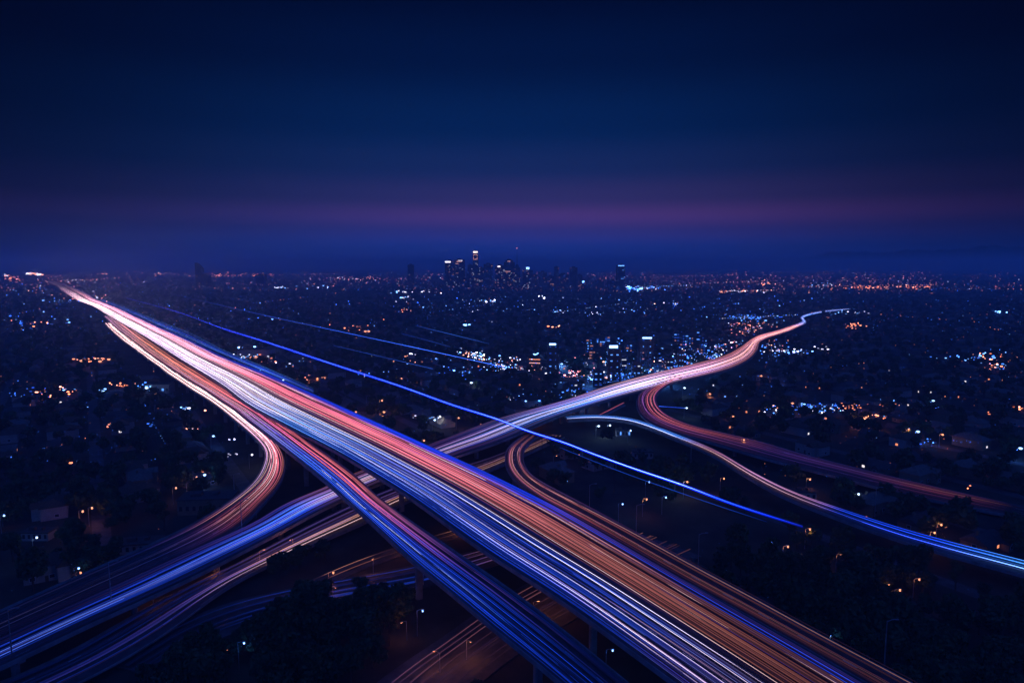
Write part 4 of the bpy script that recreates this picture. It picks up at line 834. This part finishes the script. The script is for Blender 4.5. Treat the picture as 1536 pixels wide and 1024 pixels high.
print('cand trees', len(tc_), len(out))
out.sort(); nt_ = 0; far = []
for d, x, y in out:
    i = random.randrange(7)
    if nt_ < 300:
        cm, tk, w, h = TV[i]; t = empty('tree', (x, y, 0), random.uniform(0, 6.28)); s = random.uniform(.8, 1.25); t.scale = (s, s, s * random.uniform(.9, 1.15)); lm = landmark(x, y)
        props(t, f"{KIND[i]} {lm}", 'tree', 'trees of the suburb ' + lm); link('crown', cm, t); link('trunk', tk, t); nt_ += 1
    else: far.append((x, y, i))
r2 = np.random.default_rng(4); VV = []
cl = []
for k in range(5):
    V, F, cen = crown_mesh(300 + k, 9, 9.5, 70, 1.7); cl.append(np.array(V))
cln = [np.array(crown_mesh(350 + k, 9, 9.5, 260, .95)[0]) for k in range(5)]
for x, y, i in far:
    a = r2.uniform(0, 6.28); c, s = math.cos(a), math.sin(a); v = (cln if math.hypot(x, y) < 800 else cl)[i % 5] * r2.uniform(.75, 1.3); VV.append(np.stack([v[:, 0] * c - v[:, 1] * s + x, v[:, 0] * s + v[:, 1] * c + y, v[:, 2]], 1))
# far tree masses between the distant blocks
nfar = 5200
pxs = r2.uniform(-20, 1556, nfar); ds = 1500 + (r2.random(nfar) ** .75) * 4500
cl2 = []
for k in range(4):
    V, F, cen = crown_mesh(400 + k, 22, 8, 34, 3.6); cl2.append(np.array(V))
for k in range(nfar):
    x = (pxs[k] - 768) / FPX * ds[k]; y = ds[k]
    if inside(np.array([x, y, 0]), (), 12): continue
    VV.append(cl2[k % 4] * r2.uniform(.7, 1.2) + np.array([x, y, 0]))
VV = np.concatenate(VV); F = np.arange(len(VV)).reshape(-1, 4)
props(link('distant_trees', mesh('distant_trees', VV, F, LEAF[0])), kind='stuff', label='dark mass of distant tree crowns between houses', cat='trees')

# distant low blocks towards the horizon (uncountable)
V = []; F = []; b = 0
for k in range(7000):
    d = 1900 + 7000 * random.random() ** 1.2; px = random.uniform(-10, 1546); x = (px - 768) / FPX * d
    if inside(np.array([x, d, 0]), (), 16): continue
    w, dp, h = random.uniform(8, 32), random.uniform(8, 30), random.uniform(4, 9) * (1.0 if random.random() < .93 else 2.5); c, s = UX
    for z in (0, h): V += [(x + a * w / 2 * c - e * dp / 2 * s, d + a * w / 2 * s + e * dp / 2 * c, z) for a, e in ((-1, -1), (1, -1), (1, 1), (-1, 1))]
    F += [(b, b + 1, b + 5, b + 4), (b + 1, b + 2, b + 6, b + 5), (b + 2, b + 3, b + 7, b + 6), (b + 3, b, b + 4, b + 7), (b + 4, b + 5, b + 6, b + 7)]; b += 8
props(link('distant_blocks', mesh('distant_blocks', V, np.array(F), WALLS[2])), kind='stuff', label='sea of low dark buildings reaching to the horizon', cat='buildings')

# ------------------------------------------------------------------ city lights beyond counting: one object of lit openings and lamps, each a small solid
random.seed(31)
cv = []; cf = []; cc = []
PALC = {'o': (1, .24, .11), 'O': (1, .34, .22), 'b': (.05, .20, 1), 'c': (.16, .40, 1), 'w': (.70, .68, 1), 'd': (.02, .10, .75), 'r': (1, .26, .28)}
def speck(x, y, z, w, h, col, s):
    b = len(cv); dx, dy = w / 2, w * .3
    for zz in (z, z + h): cv.extend([(x - dx, y - dy, zz), (x + dx, y - dy, zz), (x + dx, y + dy, zz), (x - dx, y + dy, zz)])
    cf.extend([(b, b + 1, b + 5, b + 4), (b + 1, b + 2, b + 6, b + 5), (b + 2, b + 3, b + 7, b + 6), (b + 3, b, b + 4, b + 7), (b + 4, b + 5, b + 6, b + 7), (b, b + 3, b + 2, b + 1)])
    c = PALC[col]; cc.extend([(c[0] * s, c[1] * s, c[2] * s, 1)] * 8)
def speck_px(px, py, col, size, s, asp=1.0):
    if py < 399: return
    d = math.hypot(*at(px, py, 5.0)[:2]); hh = (5 + 9 * min(1, max(0, (d - 500) / 900))) * random.uniform(.8, 1.15); p = at(px, py, hh); d = math.hypot(p[0], p[1])
    if d > 16000: p = p * 16000 / d; hh = H * .35 + 12; d = 16000
    if d > 15000: hh = H + (HOR - py) / FPX * d
    if inside(np.array([p[0], p[1], 0]), (), 3): return
    w = .70 * size * d / FPX; s = min(s, 3.2 + .3 * s); speck(p[0], p[1], hh, w * asp, w, col, s)
def field(n, x0, x1, y0, y1, pal, smin, smax, s0, s1, yp=1.0):
    for _ in range(n):
        y = y0 + (y1 - y0) * random.random() ** yp; e = random.random() ** 3
        speck_px(random.uniform(x0, x1), y, random.choice(pal), smin + (smax - smin) * random.random() ** 2, s0 + (s1 - s0) * e, random.choice((1, 1, 1.5, 2.4)))
def cluster(px, py, rx, ry, n, pal, smin=.4, smax=1.4, s0=.3, s1=4):
    for _ in range(n):
        e = random.random() ** 2; speck_px(random.gauss(px, rx), random.gauss(py, ry), random.choice(pal), random.uniform(smin, smax), s0 + (s1 - s0) * e, random.choice((1, 1, 1.6, 2.6)))
# the far plain
field(1700, 0, 1536, 406, 436, 'oOrrwbdd', .35, .75, .25, 2.4, .75)
field(420, 380, 1400, 409, 426, 'oOrw', .4, .8, .4, 3)
field(1150, 0, 420, 432, 700, 'bdoddb', .35, .8, .06, .9, 1.1)
field(450, 1100, 1536, 440, 720, 'bdoddo', .35, .8, .06, .8, 1.1)
field(550, 900, 1400, 404, 440, 'oOorb', .4, .8, .2, 2.0)
field(1900, 0, 1536, 424, 500, 'oddbdcbd', .35, .75, .06, 1.1, 1.2)
field(900, 0, 1536, 470, 700, 'ddbodcdo', .4, .9, .05, .9, 1.3)
def avenue(x0, y0, x1, y1, n, pal, s0=.4, s1=1.8, size=.8):
    if y0 < 432: s0 *= 1.3; s1 *= 1.3
    for k in range(n):
        if random.random() < .25: continue
        t = (k + random.uniform(-.2, .2)) / n; speck_px(x0 + (x1 - x0) * t, y0 + (y1 - y0) * t, random.choice(pal), size * random.uniform(.6, 1.2), random.uniform(s0, s1), random.choice((1, 1.5)))
for q in [(300, 414, 520, 411, 46, 'oOr'), (480, 420, 640, 417, 30, 'wOr'), (900, 418, 1110, 412, 44, 'oO'), (1010, 426, 1180, 421, 36, 'oOw'), (1200, 430, 1410, 427, 44, 'oO'), (1080, 437, 1180, 435, 26, 'wO'), (960, 430, 1040, 428, 22, 'cw'), (60, 424, 210, 415, 28, 'oOr'),
          (640, 470, 760, 452, 24, 'bcd'), (380, 455, 520, 438, 24, 'bdo'), (210, 600, 262, 690, 22, 'bcd', .2, .9), (262, 690, 300, 722, 12, 'bc', .3, 1.0), (820, 470, 960, 452, 26, 'bcw'), (1080, 478, 1200, 472, 30, 'bcw'), (30, 470, 130, 448, 20, 'bod'), (690, 522, 760, 552, 30, 'cwO', .8, 3), (560, 560, 690, 588, 18, 'bdo', .2, .9),
          (1300, 470, 1500, 486, 20, 'dbo', .2, .8), (1180, 560, 1330, 540, 18, 'dbo', .2, .8), (740, 556, 830, 552, 24, 'wrc', .5, 1.6), (840, 566, 900, 562, 20, 'wOr', .6, 2), (900, 575, 1010, 560, 40, 'bcb', .5, 2), (1010, 556, 1110, 530, 40, 'bcw', .6, 2.2), (1400, 780, 1420, 810, 6, 'o', .2, .6), (1190, 868, 1260, 885, 8, 'do', .1, .4)]: avenue(*q)
field(420, 0, 1536, 650, 980, 'ddbod', .4, 1.1, .04, .5)
field(800, 600, 1180, 440, 600, 'bcdddbb', .4, 1.0, .15, 1.6)
for q in [(45, 411, 3, .6, 9, 'Ow', 1.2, 2.6, 3, 9), (60, 412, 3, .6, 9, 'Ow', 1.2, 2.6, 3, 9), (8, 414, 4, 1, 6, 'Ow', 1, 1.8, 2, 5), (20, 418, 10, 3, 20, 'oOr'), (155, 411, 4, .8, 6, 'oO', .8, 1.6), (100, 420, 30, 5, 60, 'oOrw', .3, .8), (215, 410, 40, 2, 50, 'orOw', .4, 1),
          (345, 412, 30, 1.5, 60, 'oOr', .5, 1.2), (540, 418, 25, 1.5, 40, 'wOr', .5, 1.2), (425, 432, 12, 1.5, 10, 'cw', .7, 1.5), (480, 431, 10, 1, 10, 'cw', .7, 1.4), (600, 438, 8, 1.5, 9, 'cw', .9, 2), (604, 447, 6, .7, 8, 'cw', .9, 1.8), (645, 438, 8, 1.5, 10, 'Ow'),
          (733, 452, 8, 1, 8, 'cw', 1, 2.2, 1, 6), (815, 446, 3, 1.2, 5, 'w', 1, 2.4, 2, 6), (608, 465, 8, 1.5, 10, 'Oo'), (948, 434, 8, 1.8, 18, 'cb', 1, 2.6, 2, 8), (975, 432, 14, 1.5, 24, 'cwb', .6, 1.6, 1, 4), (875, 424, 3, 1, 4, 'c', 1, 2, 3, 8),
          (697, 488, 4, 1, 6, 'c', 1.2, 2.4, 2, 6), (888, 469, 8, 1.5, 10, 'cw'), (836, 491, 6, 1, 6, 'oO', .8, 1.8), (830, 468, 10, 2, 10, 'cbw'), (1002, 455, 12, 1, 14, 'wOb'), (950, 465, 20, 3, 20, 'wcb'),
          (705, 531, 8, 3, 22, 'cwO', .7, 1.8, 1, 6), (718, 536, 8, 3, 22, 'wOc', .7, 1.8, 1, 6), (765, 537, 10, 3, 22, 'wcO', .7, 1.7, .6, 4), (750, 551, 12, 3, 34, 'cwb', .6, 1.8, 1, 6), (785, 552, 18, 2.5, 26, 'wrO', .6, 1.6, .4, 2.5), (806, 531, 3, 1, 4, 'c', 1.5, 2.5, 2, 6),
          (866, 560, 10, 3, 30, 'wOr', .7, 1.8, .8, 5), (905, 564, 10, 3, 20, 'wOc', .7, 1.8, .8, 5), (880, 545, 12, 6, 20, 'wOr'), (945, 556, 24, 14, 150, 'cbbd', .5, 1.4, .5, 3.5), (990, 548, 6, 3, 18, 'wO', 1, 2, 1, 6), (1020, 550, 24, 11, 150, 'cbbdr', .5, 1.4, .5, 3), (930, 526, 8, 8, 10, 'cb', .8, 1.6),
          (860, 582, 14, 9, 60, 'cbbd', .6, 1.5, .5, 3), (815, 595, 10, 4, 10, 'cb', .8, 1.8, 1, 5), (766, 596, 12, 2.5, 14, 'wcr', .6, 1.4), (1060, 533, 28, 6, 110, 'cbbw', .5, 1.4, .6, 3.5), (1100, 520, 18, 6, 50, 'bcwr', .5, 1.3, .4, 3), (1130, 492, 22, 5, 70, 'rOwb', .4, 1.2, .3, 2.5), (1115, 488, 14, 6, 30, 'orw', .5, 1.2),
          (1125, 478, 20, 3, 24, 'cb', .7, 1.6, .6, 3), (1130, 475, 40, 2, 60, 'bcd', .4, 1.1), (1160, 518, 14, 5, 30, 'rObw', .5, 1.2), (1175, 527, 18, 2, 26, 'cw', .7, 1.6, .6, 3.5), (1200, 530, 12, 2.5, 14, 'cwb', .7, 1.6), (1160, 533, 8, 2, 10, 'cb'), (1235, 521, 8, 3, 9, 'wO', .7, 1.6), (1282, 489, 8, 2, 20, 'oO', .6, 1.6, .5, 3),
          (1243, 476, 4, .8, 4, 'oO'), (1230, 428, 12, 1.5, 24, 'wcO', .5, 1.1), (1150, 424, 12, 2, 26, 'oO', .6, 1.2), (1300, 431, 24, 1.2, 50, 'oO', .6, 1.3, .5, 3.5), (1370, 431, 18, 1.2, 30, 'oO', .6, 1.2), (1120, 437, 26, 1, 40, 'wOo', .5, 1.2), (1270, 468, 12, 1.5, 18, 'cw', .5, 1.2), (1504, 469, 6, 1.5, 6, 'c', 1, 2, 1.5, 6),
          (1180, 618, 14, 3, 20, 'cbw', .7, 1.8, .5, 4), (1165, 612, 12, 3, 12, 'bO', .6, 1.4), (1240, 616, 14, 3, 22, 'cbw', .8, 1.9, .6, 4), (1220, 608, 26, 1.4, 40, 'bcd', .6, 1.6, .4, 2.5), (1290, 610, 24, 2, 34, 'oOo', .6, 1.6, .3, 2), (1310, 626, 10, 3, 14, 'oO', .6, 1.6), (1440, 536, 16, 2, 16, 'cb', .7, 1.8, .5, 4), (1485, 534, 14, 5, 26, 'obc', .5, 1.4),
          (1490, 545, 16, 6, 20, 'oO'), (1500, 553, 8, 3, 8, 'cb', .8, 1.8), (1408, 613, 5, 1.5, 6, 'cb', .8, 2, 1, 5), (1526, 612, 4, 3, 5, 'oO', .8, 2), (1486, 619, 4, 1.5, 4, 'oO', .8, 2), (1476, 745, 10, 3, 10, 'cw', .7, 1.8, .3, 2), (1448, 732, 6, 3, 5, 'ob', .8, 1.8), (1390, 662, 10, 4, 8, 'bd', .8, 1.8), (1450, 662, 12, 1.5, 12, 'bd', .6, 1.4, .2, 1),
          (372, 523, 3, .8, 5, 'c', 1.5, 3.0, 3, 9), (362, 522, 3, .6, 4, 'cw', 1.5, 3, 3, 9), (382, 522, 3, .6, 4, 'cw', 1.5, 3, 3, 9), (370, 534, 8, 2, 14, 'cw', .8, 1.8, .6, 3), (390, 537, 10, 2, 20, 'Oo', .8, 1.8, .4, 2), (140, 540, 14, 2, 24, 'oO', .7, 1.6, .3, 2.4), (178, 578, 10, 2, 18, 'oO', .7, 1.6), (225, 581, 8, 3, 12, 'cb', .8, 1.8),
          (50, 590, 22, 5, 26, 'bdc', .6, 1.5, .2, 1.6), (75, 591, 10, 3, 8, 'oO', .8, 1.8), (98, 584, 5, 2, 7, 'cbO', .8, 1.8), (155, 585, 4, 1, 4, 'c', .8, 2), (105, 588, 5, 2, 5, 'o', .8, 2), (85, 676, 6, 3, 8, 'wrb', .8, 2.2, .3, 2), (100, 686, 8, 3, 6, 'o', .8, 2, .3, 1.5), (12, 686, 6, 2, 5, 'ob', .8, 2), (165, 638, 8, 2, 8, 'oO', .8, 1.8, .3, 1.5),
          (287, 642, 8, 1.5, 8, 'Ow', .8, 2, .4, 2.5), (352, 659, 5, 1, 5, 'wc', .8, 1.8), (350, 682, 10, 1.5, 6, 'w', .8, 1.8, .3, 2), (280, 612, 6, 2, 7, 'cw', .8, 2, .4, 3), (308, 615, 3, 1, 3, 'O', 1, 2, .5, 3), (225, 615, 10, 20, 16, 'bd', .7, 1.8, .1, .8), (65, 438, 30, 8, 30, 'bcO', .5, 1.2), (105, 452, 18, 2, 18, 'cb', .5, 1.3, .4, 2.5),
          (30, 482, 40, 10, 30, 'bcod', .5, 1.4), (135, 447, 14, 4, 30, 'rOw', .6, 1.4, .5, 3), (430, 547, 20, 6, 16, 'ocw', .6, 1.6), (470, 566, 12, 2, 14, 'oO', .8, 1.8, .3, 2), (530, 492, 12, 3, 14, 'o', .5, 1.3), (615, 533, 8, 1.5, 8, 'wO', .7, 1.8), (560, 561, 12, 2, 14, 'crb', .7, 1.8, .4, 3), (680, 558, 20, 4, 26, 'cbd', .6, 1.6), (650, 540, 14, 3, 14, 'bcO'),
          (645, 627, 10, 2, 12, 'cw', .8, 1.8, .3, 2), (1110, 455, 90, 8, 60, 'bcd', .4, 1.1), (720, 455, 120, 8, 80, 'bcdw', .4, 1.1), (300, 470, 150, 12, 60, 'bcdo', .4, 1.2)]:
    cluster(*q)
MAT_CL = mat('city_light_glow', (.02, .02, .02), .5); b_ = MAT_CL.node_tree.nodes['Principled BSDF']; at_ = MAT_CL.node_tree.nodes.new('ShaderNodeAttribute'); at_.attribute_name = 'glow'
MAT_CL.node_tree.links.new(at_.outputs['Color'], b_.inputs['Emission Color']); b_.inputs['Emission Strength'].default_value = 2.3; MAT_CL.cycles.emission_sampling = 'NONE'
me = mesh('city_lights', cv, np.array(cf), MAT_CL); ca = me.color_attributes.new('glow', 'FLOAT_COLOR', 'POINT'); ca.data.foreach_set('color', np.array(cc, dtype=np.float32).ravel())
props(link('city_lights', me), kind='stuff', label='countless orange, white and blue lights scattered over the dark city', cat='lights')

# ------------------------------------------------------------------ haze: one closed box of pale air around camera and city
hz = MB().box(-26000, 26000, -3500, 24000, -1.5, 205).mesh('haze', None); hz.materials.clear()
hm = bpy.data.materials.new('haze'); hm.use_nodes = True; t = hm.node_tree; t.nodes.clear(); o = t.nodes.new('ShaderNodeOutputMaterial'); pv = t.nodes.new('ShaderNodeVolumePrincipled')
pv.inputs['Color'].default_value = (.62, .86, 1, 1); pv.inputs['Density'].default_value = HAZE; pv.inputs['Anisotropy'].default_value = HAZE_G
t.links.new(pv.outputs[0], o.inputs['Volume']); hz.materials.append(hm)
props(link('haze', hz), kind='stuff', label='pale blue night haze over the whole city', cat='haze')
print('trails', NT, 'lamps', NL, 'houses', nh, len(rest), 'trees', nt_, len(far), 'lights', len(cv) // 8, 'objects', len(scene.objects))
